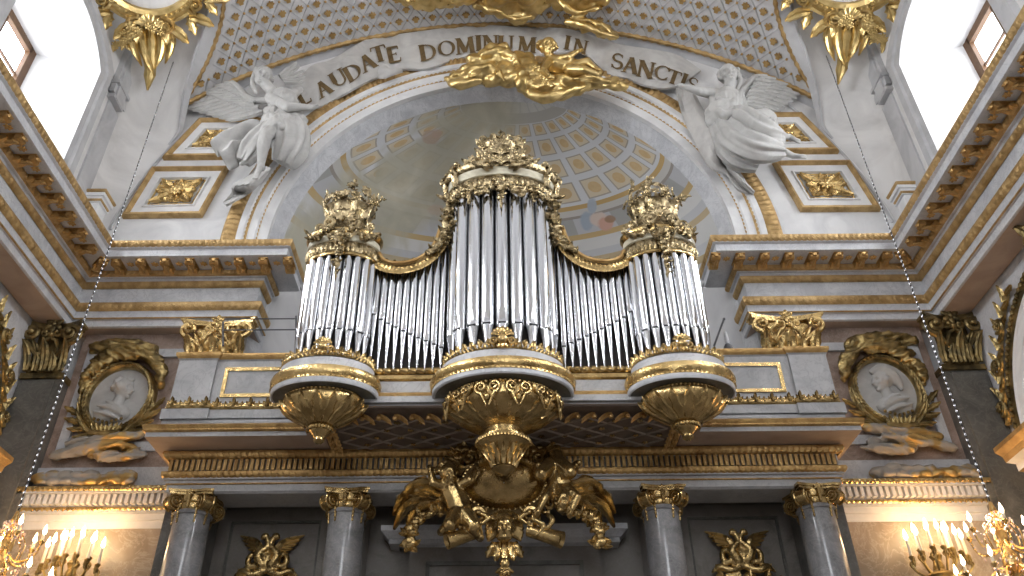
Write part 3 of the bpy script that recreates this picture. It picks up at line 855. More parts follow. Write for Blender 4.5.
mb = MB(); mb.box2((-4.2, YG-.012, 4.225), (4.2, YG+.0, 4.375)); mb.build('dentil_gap_shade', M_DARK2, gal)  # dark strip that paints the shade in the gaps between dentils
# cornice: wings at Y 9.25, centre thrown forward under the organ
GC = [(-4.25, 10.98), (-4.25, 9.47), (-2.25, 9.47), (-2.25, 8.72), (2.25, 8.72), (2.25, 9.47), (4.25, 9.47), (4.25, 10.98)]
mb = MB(); prof = [(-.3, 4.80), (.06, 4.80), (.06, 4.68), (.20, 4.66), (.22, 4.64), (.20, 4.58), (.17, 4.56), (.17, 4.50), (-.30, 4.50)]
sweep(mb, GC, prof, [0, 0, 0, 1, 1, 1, 0, 2])
mb.grid([[(-4.2, 9.6, 4.498), (-2.3, 9.6, 4.498)], [(-4.2, 9.8, 4.498), (-2.3, 9.8, 4.498)]], 2); mb.grid([[(2.3, 9.6, 4.498), (4.2, 9.6, 4.498)], [(2.3, 9.8, 4.498), (4.2, 9.8, 4.498)]], 2)
mb.build('cornice', [M_PARA, M_ORANGE, M_ROSE], gal)
mb = MB(); carved(mb, GC, .185, 4.565, .20, 4.60, .02, .05); mb.build('gold_bead_line', M_ORANGE, gal)
# parapet of the wings with pedestals
def side_parapet(sg):
    mb = MB(sg)
    def blk(x0, x1, yf):
        mb.box2((x0, yf, 4.80), (x1, yf+.3, 4.92)) if False else None
    PPp = [(-4.28, 10.9), (-4.28, 9.42), (-3.78, 9.42), (-3.78, 9.46), (-2.2, 9.46), (-2.2, 10.2)]
    prof = [(.05, 4.78), (.05, 4.92), (.02, 4.94), (.0, 5.04), (.0, 5.66), (.02, 5.68), (.05, 5.72), (.05, 5.76), (-.3, 5.77)]
    sweep(mb, PPp, prof, [0, 0, 1, 0, 0, 2, 2, 0])
    mb.build('parapet', [M_PARA, M_GOLDSHADE, M_ORANGE], gal)
    mb = MB(sg)
    x0, x1, z0, z1, y = -3.66, -2.45, 5.12, 5.56, 9.455
    rect_frame(mb, x0, x1, z0, z1, .05, y-.015, y+.03)
    mb.build('panel_moulding', M_GOLDSHADE, gal)
    # palmette cresting along the foot
    mb = MB(sg)
    carved(mb, PPp[1:5], .02, 4.93, .05, 5.0, .035, .12)
    def pal(x, y, k):
        M = frame((x, y-.03, 4.97), s=k)
        mb.leaf(M, .12, .08, .25, 1, 0, 0, 5); mb.leaf(M @ rotz(.7), .09, .06, .2, 1, 0, 0, 5); mb.leaf(M @ rotz(-.7), .09, .06, .2, 2, 0, 0, 5); mb.ball(M @ Vector((0, .015, .03)), .028*k, 6, 4)
    xs = [-4.22+.215*k for k in range(3)]+[-3.66+.215*k for k in range(7)]
    for x in xs:
        pal(x, 9.41 if x < -3.78 else 9.45, 1.0); pal(x+.107, 9.41 if x+.1 < -3.78 else 9.45, .6)
    mb.build('palmette_cresting', M_GOLDSHADE, gal)
side_parapet(1); side_parapet(-1)
# centre parapet below the organ
mb = MB()
CP = [(-2.2, 9.45), (-2.2, 8.66), (2.2, 8.66), (2.2, 9.45)]
prof = [(.10, 4.78), (.04, 4.80), (.04, 4.93), (.0, 4.95), (.06, 5.0), (.06, 5.03), (-.4, 5.04)]
sweep(mb, CP, [(.16, 4.52), (.16, 4.60), (.10, 4.62), (.10, 4.68), (.04, 4.70), (.04, 4.86), (.07, 4.88), (.07, 4.93), (.0, 4.95), (-.3, 4.96)], [0, 1, 1, 1, 0, 1, 1, 1, 0])
mb.build('centre_parapet', [M_PARA, M_GOLDSHADE], gal)
mb = MB(); carved(mb, CP, .06, 4.94, .08, 5.03, .05, .1); mb.build('leaf_rail', M_GOLDSHADE, gal)
# lattice soffit of the forward part: ground, diagonal ribs, flowers, foliage border
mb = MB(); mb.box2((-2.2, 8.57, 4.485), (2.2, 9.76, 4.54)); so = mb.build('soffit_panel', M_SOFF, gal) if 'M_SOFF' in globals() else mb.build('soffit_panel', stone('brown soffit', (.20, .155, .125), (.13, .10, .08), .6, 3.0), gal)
mb = MB()
x0, x1, y0, y1, z = -2.0, 2.0, 8.86, 9.68, 4.482
def clipline(a, b):
    (ax, ay), (bx, by) = a, b
    ts = [0, 1]
    dx, dy = bx-ax, by-ay; t0, t1 = 0, 1
    for p, q in ((-dx, ax-x0), (dx, x1-ax), (-dy, ay-y0), (dy, y1-ay)):
        if abs(p) < 1e-9: continue
        r = q/p
        if p < 0: t0 = max(t0, r)
        else: t1 = min(t1, r)
    return None if t0 >= t1 else ((ax+dx*t0, ay+dy*t0), (ax+dx*t1, ay+dy*t1))
for k in range(-8, 14):
    for sg in (-1, 1):
        q = clipline((x0+k*.5, y0), (x0+k*.5+sg*1.35, y1))
        if q: mb.tube([(q[0][0], q[0][1], z), (q[1][0], q[1][1], z)], .015, 4, 0)
mb.build('lattice_ribs', stone('pale lattice', (.33, .28, .235), (.25, .21, .175), .6, 3.0), gal)
mb = MB()
for i in range(14):
    for j in range(4):
        x = x0+.15+i*.29+(.145 if j % 2 else 0); y = y0+.08+j*.2
        if x < x1: mb.flower(frame((x, y, 4.48), (1, 0, 0), (0, 1, 0), (0, 0, -1)), .045, 5)
mb.build('lattice_flowers', M_GOLDSHADE, gal)
def soffit_leaf(mb, p, d, k):
    M = frame(p, Vector((d[1], -d[0], 0)), Vector((d[0], d[1], 0)), (0, 0, -1), k)
    mb.leaf(M @ rotz(.5), .17, .1, .5, 3, .2); mb.leaf(M @ rotz(-.5), .17, .1, .5, 3, -.2); mb.ball(M @ Vector((0, .0, .03)), .035*k, 6, 4)
mb = MB()
for k in range(22): soffit_leaf(mb, (-2.05+k*.195, 8.76, 4.48), (1 if k < 11 else -1, 0), 1.0)
for sg in (-1, 1):
    for k in range(5): soffit_leaf(mb, (sg*2.09, 8.78+k*.2, 4.48), (0, 1), 1.0)
mb.build('leaf_border', M_ORANGE, gal)

# --- columns with gilded ionic capitals
def make_column(i, x):
    lab = ['leftmost grey marble column under the gallery with gilded ionic capital', 'grey marble column under the left organ tower with gilded ionic capital',
           'grey marble column under the right organ tower with gilded ionic capital', 'rightmost grey marble column under the gallery with gilded ionic capital'][i]
    c = thing('column', lab, 'column', (x, 9.86, -1.6), 'columns under the organ gallery'); c['kind'] = 'thing'
    if i: return c
    zb = 1.6
    mb = MB(); pr = []
    for k in range(15):
        t = k/14; pr.append((.262-.045*t**1.8, lerp(.45, 5.255, t)))
    pr += [(.235, 5.265), (.24, 5.29), (.225, 5.315), (.2, 5.315)]
    mb.lathe(pr, 36); mb.build('shaft', M_COL, c, local=True)
    mb = MB(); mb.lathe([(.262, .47), (.30, .45), (.30, .40), (.28, .36), (.35, .30), (.36, .24), (.36, .2)], 32); mb.box((0, 0, .1), (.78, .78, .2)); mb.build('base', M_MARB, c, local=True)
    mb = MB(); z0 = 5.305
    mb.lathe([(.20, z0-.03), (.225, z0), (.24, z0+.04), (.235, z0+.08), (.2, z0+.09)], 24, m=0)
    for k in range(16):
        a = 2*pi*k/16; mb.ball((.235*cos(a), .235*sin(a), z0+.045), (.026, .026, .036), 6, 4)
    ab = []
    for q in range(4):
        for k in range(8):
            t = -1+2*k/8; d = .215+.055*t*t; a = q*pi/2
            ab.append((d*cos(a)-t*.235*sin(a), d*sin(a)+t*.235*cos(a)))
    mb.M = T(0, 0, z0+.185); mb.prism(ab, .028); mb.M = T(0, 0, z0+.215); mb.prism([(p[0]*1.08, p[1]*1.08) for p in ab], .032); mb.M = Matrix.Identity(4)
    mb.lathe([(.2, z0+.08), (.225, z0+.11), (.225, z0+.19)], 20)
    for q in range(4):
        a = pi/4+q*pi/2; d = Vector((cos(a), sin(a), 0)); w = Vector((-sin(a), cos(a), 0))
        for sd in (-1, 1):
            o = d*.275+Vector((0, 0, z0+.095))+w*sd*.05
            mb.scroll(frame(o+w*sd*.012, d, (0, 0, 1), w*sd), .10, 2.2, .15, 0, 1, 34, .03)
        mb.tube([d*.275+Vector((0, 0, z0+.095))-w*.05, d*.275+Vector((0, 0, z0+.095))+w*.05], .092, 14)
        a2 = q*pi/2; d2 = Vector((cos(a2), sin(a2), 0)); w2 = Vector((-sin(a2), cos(a2), 0))
        mb.flower(frame(d2*.24+Vector((0, 0, z0+.205)), w2, (0, 0, 1), d2), .05, 6)
        mb.tube([d2*.235+Vector((0, 0, z0+.185)), d2*.235+Vector((0, 0, z0+.06))], .026, 6)
        for sd in (-1, 1):
            for k in range(4):
                aa = a+sd*.30; rad = .235-.004*k
                mb.ball((rad*cos(aa), rad*sin(aa), z0-.0-.045*k), (.022-.002*k, .022-.002*k, .028), 6, 4)
    mb.build('capital', M_GOLDSHADE, c, local=True)
    return c
col0 = make_column(0, -3.83)
for i, x in ((1, -1.93), (2, 1.93), (3, 3.83)):
    c = make_column(i, x)
    for ch in kids(col0):
        q = ch.copy(); COL.objects.link(q); q.parent = c

# --- wall behind the columns: panelled dark marble
mb = MB()
YD = 10.72
mb.box2((-4.3, YD, -1.6), (4.3, YD+.25, 4.12), 0)
for sg in (-1, 1):
    xa, xb, za, zb = sg*2.42, sg*3.62, 1.2, 3.93
    lo, hi = min(xa, xb), max(xa, xb)
    rect_frame(mb, lo, hi, za, zb, .03, YD-.03, YD, 1)
    # raised border outside the sunk field
    mb.box2((lo-.22, YD-.05, za), (lo-.0, YD, zb+.15), 0); mb.box2((hi, YD-.05, za), (hi+.22, YD, zb+.15), 0); mb.box2((lo, YD-.05, zb), (hi, YD, zb+.15), 0)
struct('wall_gallery', mb, [M_DARK, M_DARK2])
# side piers behind the outer columns
for sg, nm in ((-1, 'left'), (1, 'right')):
    mb = MB(sg); mb.box2((3.78, 9.9, -1.6), (4.2, 10.98, 3.95)); struct('trim_pier_'+nm, mb, M_DARK2)
    mb = MB(sg); mb.box2((1.78, 10.3, -1.6), (2.2, 10.75, 3.95)); struct('trim_pilaster_'+nm, mb, M_DARK)
# door hood in the middle
hood = thing('door_hood', 'grey marble door hood with moulded cornice beneath the gilded shield', 'door hood', (0, 10.7, 3.2))
mb = MB(); HP = [(-1.46, 10.72), (-1.46, 10.5), (1.46, 10.5), (1.46, 10.72)]
sweep(mb, HP, [(-.2, 3.76), (.12, 3.75), (.12, 3.68), (.09, 3.66), (.04, 3.60), (.02, 3.60), (.02, 3.54), (-.1, 3.52)], 0); mb.build('cornice', M_MARB, hood)
mb = MB(); sweep(mb, [(-1.22, 10.72), (-1.22, 10.58), (1.22, 10.58), (1.22, 10.72)], [(-.1, 3.54), (.0, 3.54), (.0, 3.0), (-.02, 2.98), (-.02, 1.5)], 0); mb.build('frieze', M_DARK, hood)
mb = MB(); 
for a, b in (((-1.0, 3.28), (1.0, 3.33)), ((-1.0, 1.5), (-.95, 3.3)), ((.95, 1.5), (1.0, 3.3))): mb.box2((a[0], 10.54, a[1]), (b[0], 10.6, b[1]))
mb.build('panel_moulding', M_DARK2, hood)

# --- corinthian pilaster capitals
def corinth(mb, M, w, h, m=0):
    """flat pilaster capital, origin bottom centre, z towards the nave"""
    sv = mb.M; mb.M = sv @ M
    mb.box((0, h*.45, .0), (w*.80, h*.9, .06), m)
    # curved abacus
    poly = []
    for k in range(13):
        t = -1+k/6; poly.append((t*w*.62, .06+.12*t*t))
    pol = [(-w*.62, -.05)]+poly+[(w*.62, -.05)]
    mb.M = sv @ M @ Matrix.Translation((0, h*.9, 0)) @ Matrix(((1, 0, 0, 0), (0, 0, 1, 0), (0, 1, 0, 0), (0, 0, 0, 1)))
    mb.prism(pol, h*.06, m); mb.M = mb.M @ Matrix.Translation((0, .0, h*.06)); mb.prism([(a*1.06, b*1.1) for a, b in pol], h*.06, m)
    mb.M = sv @ M
    for sd in (-1, 1):
        mb.scroll(Matrix.Translation((sd*w*.48, h*.72, .15)), h*.19, 1.6, .34, m, sd, 26, .06, (-sd*w*.24, -h*.42, -.05))
        mb.scroll(Matrix.Translation((sd*w*.14, h*.74, .12)), h*.13, 1.4, .34, m, -sd, 20, .05, (sd*w*.1, -h*.34, -.05))
        mb.leaf(T(sd*w*.42, h*.02, .05), h*.55, w*.26, .5, 4, sd*.12, m)
        mb.leaf(T(sd*w*.28, h*.25, .04), h*.45, w*.2, .28, 3, sd*.35, m)
        mb.leaf(T(sd*w*.2, 0, .06), h*.36, w*.24, .3, 3, 0, m)
    mb.leaf(T(0, 0, .06), h*.58, w*.3, .5, 4, 0, m)
    mb.flower(T(0, h*.93, .15), h*.18, 6, m); mb.ball((0, h*.72, .14), h*.07, 8, 6, m)
    mb.M = sv
for sg, nm, lab in ((1, 'left', 'white pilaster with gilded capital above the parapet, left of the organ'), (-1, 'right', 'white pilaster with gilded capital above the parapet, right of the organ')):
    t = thing('pilaster', lab, 'pilaster', (-4.36*sg, 10.8, 5.7), 'pilasters beside the organ niche'); t['kind'] = 'thing'
    mb = MB(sg); mb.box2((-4.74, 10.78, 5.0), (-3.96, 11.0, 6.62)); mb.build('shaft', M_MARB, t)
    mb = MB(sg); corinth(mb, frame((-4.36, 10.72, 6.42)), .86, .66); mb.build('capital', M_GOLD, t)
for sg, nm, lab in ((1, 'left', 'dark green marble corner pilaster with shade-darkened gilded capital, left of the crowned portrait medallion'), (-1, 'right', 'dark green marble corner pilaster with shade-darkened gilded capital, right of the long-haired portrait medallion')):
    t = thing('corner_pilaster', lab, 'pilaster', (-6.85*sg, 10.8, -1.6), 'dark corner pilasters'); t['kind'] = 'thing'
    mb = MB(sg); mb.box2((-7.18, 10.70, -1.6), (-6.55, 10.98, 6.14)); mb.box2((-7.1, 10.66, -1.6), (-6.63, 10.72, 6.08)); mb.build('shaft', M_DARK2, t)
    mb = MB(sg); mb.box2((-7.17, 10.66, 6.13), (-6.53, 10.98, 6.22)); corinth(mb, frame((-6.84, 10.68, 6.22)), .62, .82); mb.build('capital', M_DEEPSHADE, t)
# recessed medallion panels on the end wall
for sg, nm in ((1, 'left'), (-1, 'right')):
    mb = MB(sg)
    mb.box2((-6.55, 10.93, 4.8), (-4.4, 10.99, 7.1), 1)
    # pale frame round a sunk field
    x0, x1, z0, z1 = -6.40, -4.7, 5.05, 6.75
    rect_frame(mb, x0, x1, z0, z1, .14, 10.88, 10.94, 0)
    struct('trim_panel_'+nm, mb, [M_MARB, M_PINK, M_DARK2])
    mb = MB(sg); mb.box2((-6.75, 10.9, -1.6), (-4.3, 10.97, 3.92), 0); mb.box2((-4.45, 10.86, -1.6), (-4.24, 10.97, 3.9), 1); struct('trim_lower_panel_'+nm, mb, [M_LOW, M_PINK])
# ================= the organ
YO = 8.5
organ = thing('pipe_organ', 'baroque pipe organ with three gilded pipe towers on the marble gallery', 'organ', (0, YO, 4.5))
def epoint(cx, r, ys, th, z): return Vector((cx+r*sin(th), YO-r*ys*cos(th), z))
def elathe(mb, cx, prof, m=0, n=40, a=1.75, ysd=.62):
    """half-round turned body facing the nave; prof (r, z, ys)"""
    rows = []
    for q in prof:
        ys = q[2] if len(q) > 2 else ysd
        rows.append([epoint(cx, q[0], ys, -a+2*a*j/n, q[1]) for j in range(n+1)])
    mb.grid(rows, m)
def flutes(mb, cx, r, z0, z1, ys, n, bul, m=0, a=1.7):
    rows = []
    N = n*4
    for i in range(7):
        t = i/6; row = []
        for j in range(N+1):
            th = -a+2*a*j/N; h = bul*sin(pi*min(1, .15+.85*t))*(.35+.65*abs(sin(pi*j/4)))
            row.append(epoint(cx, r+h, ys, th, lerp(z0, z1, t)))
        rows.append(row)
    mb.grid(rows, m)
def prof_at(prof, t):
    n = len(prof)-1; k = min(n-1, int(t*n)); f = t*n-k
    a, b = prof[k], prof[k+1]; ya = a[2] if len(a) > 2 else .62; yb = b[2] if len(b) > 2 else .62
    return lerp(a[0], b[0], f), lerp(a[1], b[1], f), lerp(ya, yb, f)
def surf_leaf(mb, cx, prof, th0, t0, t1, wd, lobes=4, lift=.04, sway=0, m=0, n=12):
    """acanthus blade lying on a turned surface between profile fractions t0 (root) and t1 (tip)"""
    rows = []
    for i in range(n+1):
        s = i/n; r, z, ys = prof_at(prof, lerp(t0, t1, s))
        hw = wd*.5*(sin(pi*(.15+.85*s))**.7 if s < 1 else .05)*(1-.3*abs(sin(lobes*pi*s)))
        row = []
        for q, k in enumerate((-1, -.55, 0, .55, 1)):
            th = th0+(hw*k+sway*sin(pi*s*.5))/max(.12, r)
            h = (-.012, lift, lift*.35, lift, -.012)[q]+lift*1.3*s**3*(1 if abs(k) < .9 else .6)
            row.append(epoint(cx, r+h, ys, th, z))
        rows.append(row)
    mb.grid(rows, m)
# ---- pipes
def pipe(name, r, toe, mouth, top, parent):
    """a speaking front pipe, axis at local x=y=0, facing local -y; heights are absolute"""
    mb = MB(); N = 18; rows = []
    lip = r*2.1
    prof = [(r*.16, toe), (r*.2, toe+.02), (r*.92, mouth-.012), (r, mouth), (r, mouth+.012), (r, mouth+lip*.5), (r, mouth+lip), (r, mouth+lip+r*.7), (r, lerp(mouth, top, .6)), (r, top), (r*.86, top), (r*.86, top-.1)]
    for i, (q, z) in enumerate(prof):
        row = []
        for j in range(N):
            a = 2*pi*j/N; x, y = q*sin(a), -q*cos(a)
            flat = (.93, .80, .76, .80, .86)[i-2] if 2 <= i <= 6 else 1
            y = max(y, -q*flat) if 2 <= i <= 6 else y
            row.append((x, y, z-4.5))
        rows.append(row)
    mb.grid(rows, 0, cu=True)
    # raised edge of the upper lip
    mb.tube([(-r*.62, -r*.80, mouth+.016-4.5), (-r*.66, -r*.80, mouth+lip-4.5), (-r*.35, -r*.86, mouth+lip*1.25-4.5), (0, -r*.98, mouth+lip*1.36-4.5), (r*.35, -r*.86, mouth+lip*1.25-4.5), (r*.66, -r*.80, mouth+lip-4.5), (r*.62, -r*.80, mouth+.016-4.5)], r*.055, 5)
    p = mb.build(name, M_TIN, parent, local=True, sharp=50)
    mb = MB(); mb.box2((-r*.60, -r*.83, mouth-.012-4.5), (r*.60, -r*.5, mouth+.014-4.5)); mb.build('mouth', M_BLACK, p, local=True)
    return p
def ring_pipes(cx, R, ys, n, r, toe, mouth, top):
    # equal spacing along the ellipse
    th = [-1.62+3.24*k/400 for k in range(401)]; cum = [0]
    for a, b in zip(th, th[1:]): cum.append(cum[-1]+(epoint(0, R, ys, b, 0)-epoint(0, R, ys, a, 0)).length)
    first = None
    for i in range(n):
        d = cum[-1]*(i+.25)/(n-.5); k = next(q for q in range(401) if cum[q] >= d-1e-9); t = th[k]
        nx, ny = sin(t)*ys, -cos(t); rot = atan2(nx, -ny)
        if first is None: p = first = pipe('organ_pipe', r, toe, mouth, top, organ)
        else: p = copy_tree(first, organ)
        q = epoint(cx, R, ys, t, 0)
        p.location = (q.x, q.y-YO, 0); p.rotation_euler = (0, 0, rot)
    return first
# ---- a tower: base (bowl, lip, ring), crown
def tower_base(cx, L, bowl, big):
    ys = .72
    # lip
    mb = MB()
    elathe(mb, cx, [(L*.60, 4.565), (L*.93, 4.565)], 1, 44, 1.75, ys); elathe(mb, cx, [(L*.93, 4.565), (L*.955, 4.56), (L*.975, 4.575), (L*.975, 4.625), (L*.93, 4.625)], 0, 44, 1.75, ys)  # underside segment in a dark tone: shade below the lip put into the colour
    elathe(mb, cx, [(L*.86, 4.79, .72), (L*.86, 4.91, .72), (L*.80, 4.925, .72)], 0)
    elathe(mb, cx, [(L*.80, 4.95, .72), (L*.83, 4.97, .72), (L*.83, 5.0, .72), (0.02, 5.0, .72)], 0)
    lipo = mb.build('tower_platform', [M_MARB, M_DARK2], organ)
    mb = MB()
    elathe(mb, cx, [(L*.93, 4.62), (L*.985, 4.625), (L*.985, 4.65), (L*.96, 4.655), (L, 4.685), (L*1.015, 4.73), (L*.99, 4.775), (L*.94, 4.79), (L*.86, 4.80)], 0, 44, 1.75, ys)
    for k in range(46 if big else 36):
        th = -1.6+3.2*k/(45 if big else 35); mb.ball(epoint(cx, L*.985, ys, th, 4.643), (.014, .014, .012), 6, 4)
    mb.build('gilded_torus', M_GOLD, lipo)
    mb = MB(); ys = .72; flutes(mb, cx, L*.79, 4.935, 5.035, ys, 40 if big else 30, .05)
    nn = 22 if big else 17
    for k in range(nn):
        th = -1.6+3.2*k/(nn-1); p = epoint(cx, L*.82, ys, th, 5.03); d = Vector((sin(th), -cos(th), 0)).normalized()
        mb.leaf(frame(p-Vector((0, 0, .06)), Vector((cos(th), sin(th), 0)), (0, 0, 1), d), .085, .10, .3, 1, 0, 0, 5)
    # central boss
    p = epoint(cx, L*.86, ys, 0, 5.03); k = .125 if big else .10
    mb.ball(p+Vector((0, -.02, 0)), (k*.52, k*.4, k*.52), 12, 8)
    mb.shell(frame(p+Vector((0, 0, k*.2))), k*1.05, 7, 2.9)
    for s in (-1, 1): mb.scroll(frame(p+Vector((s*k*.75, -.01, -k*.1))), k*.42, 1.3, .3, 0, s)
    for j in range(3): mb.leaf(frame(p+Vector((0, -.02, -k*.3))) @ rotz(pi+(j-1)*.6), k*.9, k*.5, .2, 2)
    mb.build('leaf_ring', M_GOLDSHADE, organ)
    # bowl
    mb = MB(); elathe(mb, cx, bowl, 0, 48, 2.6); b = mb.build('bowl', M_GOLDSHADE, organ)
    mb = MB()
    if big:
        pr = bowl[:9]
        for k in range(-3, 4):
            th = k*.52
            surf_leaf(mb, cx, pr, th, .93, .14, .27, 4, .028)
        for k in range(-3, 3):
            th = (k+.5)*.52
            surf_leaf(mb, cx, pr, th, .9, .45, .2, 3, .04)
            r, z, y2 = prof_at(pr, .3); p = epoint(cx, r+.03, y2, th, z); d = Vector((sin(th), -cos(th), 0)).normalized()
            for s in (-1, 1):
                mb.scroll(frame(p+Vector((cos(th), sin(th), 0))*s*.075, Vector((cos(th), sin(th), 0)), (0, 0, 1), d), .075, 1.5, .26, 0, s, 22, .02, (-s*.06, -.22, 0))
            mb.ball(p+Vector((0, 0, -.12)), (.03, .03, .045), 7, 5)
        for k in range(36):
            th = -1.6+3.2*k/35; mb.ball(epoint(cx, bowl[0][0]+.0, .8, th, 4.535), (.026, .026, .024), 6, 4)
        # beaded rim and husks of the lower urn
        for k in range(26):
            th = -1.6+3.2*k/25; mb.ball(epoint(cx, .305, .9, th, 3.985), (.02, .02, .026), 6, 4)
        for k in range(-4, 5):
            surf_leaf(mb, cx, bowl[-7:-2], k*.4, .8, .05, .1, 2, .02)
    else:
        pr = bowl[:8]
        for k in range(-4, 5):
            surf_leaf(mb, cx, pr, k*.4, .95, .2, .17, 3, .022)
        for k in range(30):
            th = -1.6+3.2*k/29; mb.ball(epoint(cx, bowl[0][0], .8, th, 4.535), (.022, .022, .02), 6, 4)
        for k in range(14):
            th = -1.6+3.2*k/13; mb.ball(epoint(cx, .14, .9, th, 4.17), (.026, .026, .03), 6, 4)
    mb.build('acanthus_relief', M_GOLDSHADE, b)
bowl_c = [(.60, 4.56, .76), (.635, 4.52, .76), (.635, 4.46, .77), (.63, 4.40, .78), (.60, 4.34, .8), (.53, 4.28, .8), (.44, 4.225, .82), (.34, 4.185, .84), (.27, 4.16, .87), (.23, 4.13, .9), (.23, 4.06, .9), (.26, 4.04, .9), (.30, 4.025, .9), (.305, 3.985, .9), (.28, 3.95, .9), (.21, 3.92, 1), (.185, 3.85, 1), (.145, 3.76, 1), (.12, 3.70, 1), (.13, 3.68, 1), (.09, 3.64, 1), (.01, 3.61, 1)]
bowl_s = [(.44, 4.56, .76), (.475, 4.52, .76), (.47, 4.46, .77), (.44, 4.40, .78), (.38, 4.34, .8), (.295, 4.285, .82), (.21, 4.24, .85), (.15, 4.205, .88), (.11, 4.19, .9), (.13, 4.185, .9), (.14, 4.165, .9), (.12, 4.135, 1), (.08, 4.10, 1), (.06, 4.07, 1), (.065, 4.04, 1), (.035, 4.01, 1), (.01, 4.0, 1)]
tower_base(0, .845, bowl_c, True)
XS = 2.07
for s in (-1, 1): tower_base(s*XS, .64, bowl_s, False)
ring_pipes(0, .605, .52, 9, .083, 4.90, 5.36, 7.62)
for s in (-1, 1): ring_pipes(s*XS, .40, .52, 9, .056, 4.90, 5.38, 6.68)
# flats: mouths fall towards the middle, tops follow the curved rail
RAIL = smooth_path([(-1.66, 6.70), (-1.58, 6.55), (-1.42, 6.475), (-1.22, 6.475), (-1.02, 6.55), (-.86, 6.70), (-.76, 6.90), (-.71, 7.15)], 48) if False else None
rail_pts = [(-1.68, 0, 6.61), (-1.60, 0, 6.475), (-1.44, 0, 6.395), (-1.24, 0, 6.39), (-1.04, 0, 6.46), (-.88, 0, 6.60), (-.77, 0, 6.80), (-.71, 0, 7.05)]
RAIL = smooth_path(rail_pts, 48)
def rail_z(x):
    for a, b in zip(RAIL, RAIL[1:]):
        if a.x <= x <= b.x: return lerp(a.z, b.z, (x-a.x)/max(1e-6, b.x-a.x))
    return RAIL[0].z if x < RAIL[0].x else RAIL[-1].z
for s in (-1, 1):
    for i in range(10):
        t = i/9; x = lerp(-1.595, -.745, t)
        m = lerp(5.76, 5.27, t**.85)
        p = pipe('organ_pipe', .043, 4.98, m, rail_z(x)+.05, organ); p.location = (-s*x if s > 0 else x, 8.56-YO, 0)
        p.location.x = x*(-s)
    # curved rail
    mb = MB(s)
    sec = [(-.06, -.05), (-.075, -.02), (-.07, .05), (-.085, .07), (-.105, .085), (-.105, .115), (-.08, .13), (.12, .13), (.12, -.05)]
    rows = []
    for i, p in enumerate(RAIL):
        d = (RAIL[min(48, i+1)]-RAIL[max(0, i-1)]).normalized(); nrm = Vector((-d.z, 0, d.x))
        rows.append([Vector((p.x, 8.5+a+(.012*abs(sin(i*1.57)) if 0 < k < 4 else 0), p.z))+nrm*b for k, (a, b) in enumerate(sec)])
    mb.grid([list(r) for r in zip(*rows)], [0, 0, 0, 1, 1, 1, 1, 1])
    mb.build('curved_rail', [M_GOLDSHADE, M_ORANGE], organ)
    mb = MB(s)
    gp = [Vector((p.x+.02, 8.40, p.z+.10)) for p in RAIL[30:]]+[Vector((-.72, 8.36, 7.3)), Vector((-.725, 8.34, 7.5))]
    mb.garland(gp[::1], .045, .075, 26)
    for q in RAIL[4:30:4]: mb.ball((q.x, 8.42, q.z+.13), (.03, .03, .02), 6, 4)
    mb.build('garland', M_GOLDP, organ)
# dark case behind the pipes
mb = MB()
mb.box2((-1.75, 8.66, 5.0), (1.75, 9.35, 6.45)); mb.box2((-.6, 8.55, 5.0), (.6, 9.35, 7.85))
for s in (-1, 1): mb.box2((s*XS-.40, 8.55, 5.0), (s*XS+.40, 9.35, 6.75))
for s in (-1, 1):
    pts = [(-p.x*-s, p.z+.06) for p in RAIL]
    poly = [(RAIL[0].x*-s, 6.3)]+[(p.x*-s, p.z+.08) for p in RAIL]+[(RAIL[-1].x*-s, 6.3)]
    mb.M = frame((0, 8.66, 0), (1, 0, 0), (0, 0, 1), (0, 1, 0)); mb.prism(poly, .3); mb.M = Matrix.Identity(4)
elathe(mb, 0, [(.50, 4.98, .5), (.50, 7.65, .5)], 0); 
for s in (-1, 1): elathe(mb, s*XS, [(.30, 4.98, .5), (.30, 6.7, .5)], 0)
mb.build('case', M_WOODB, organ)
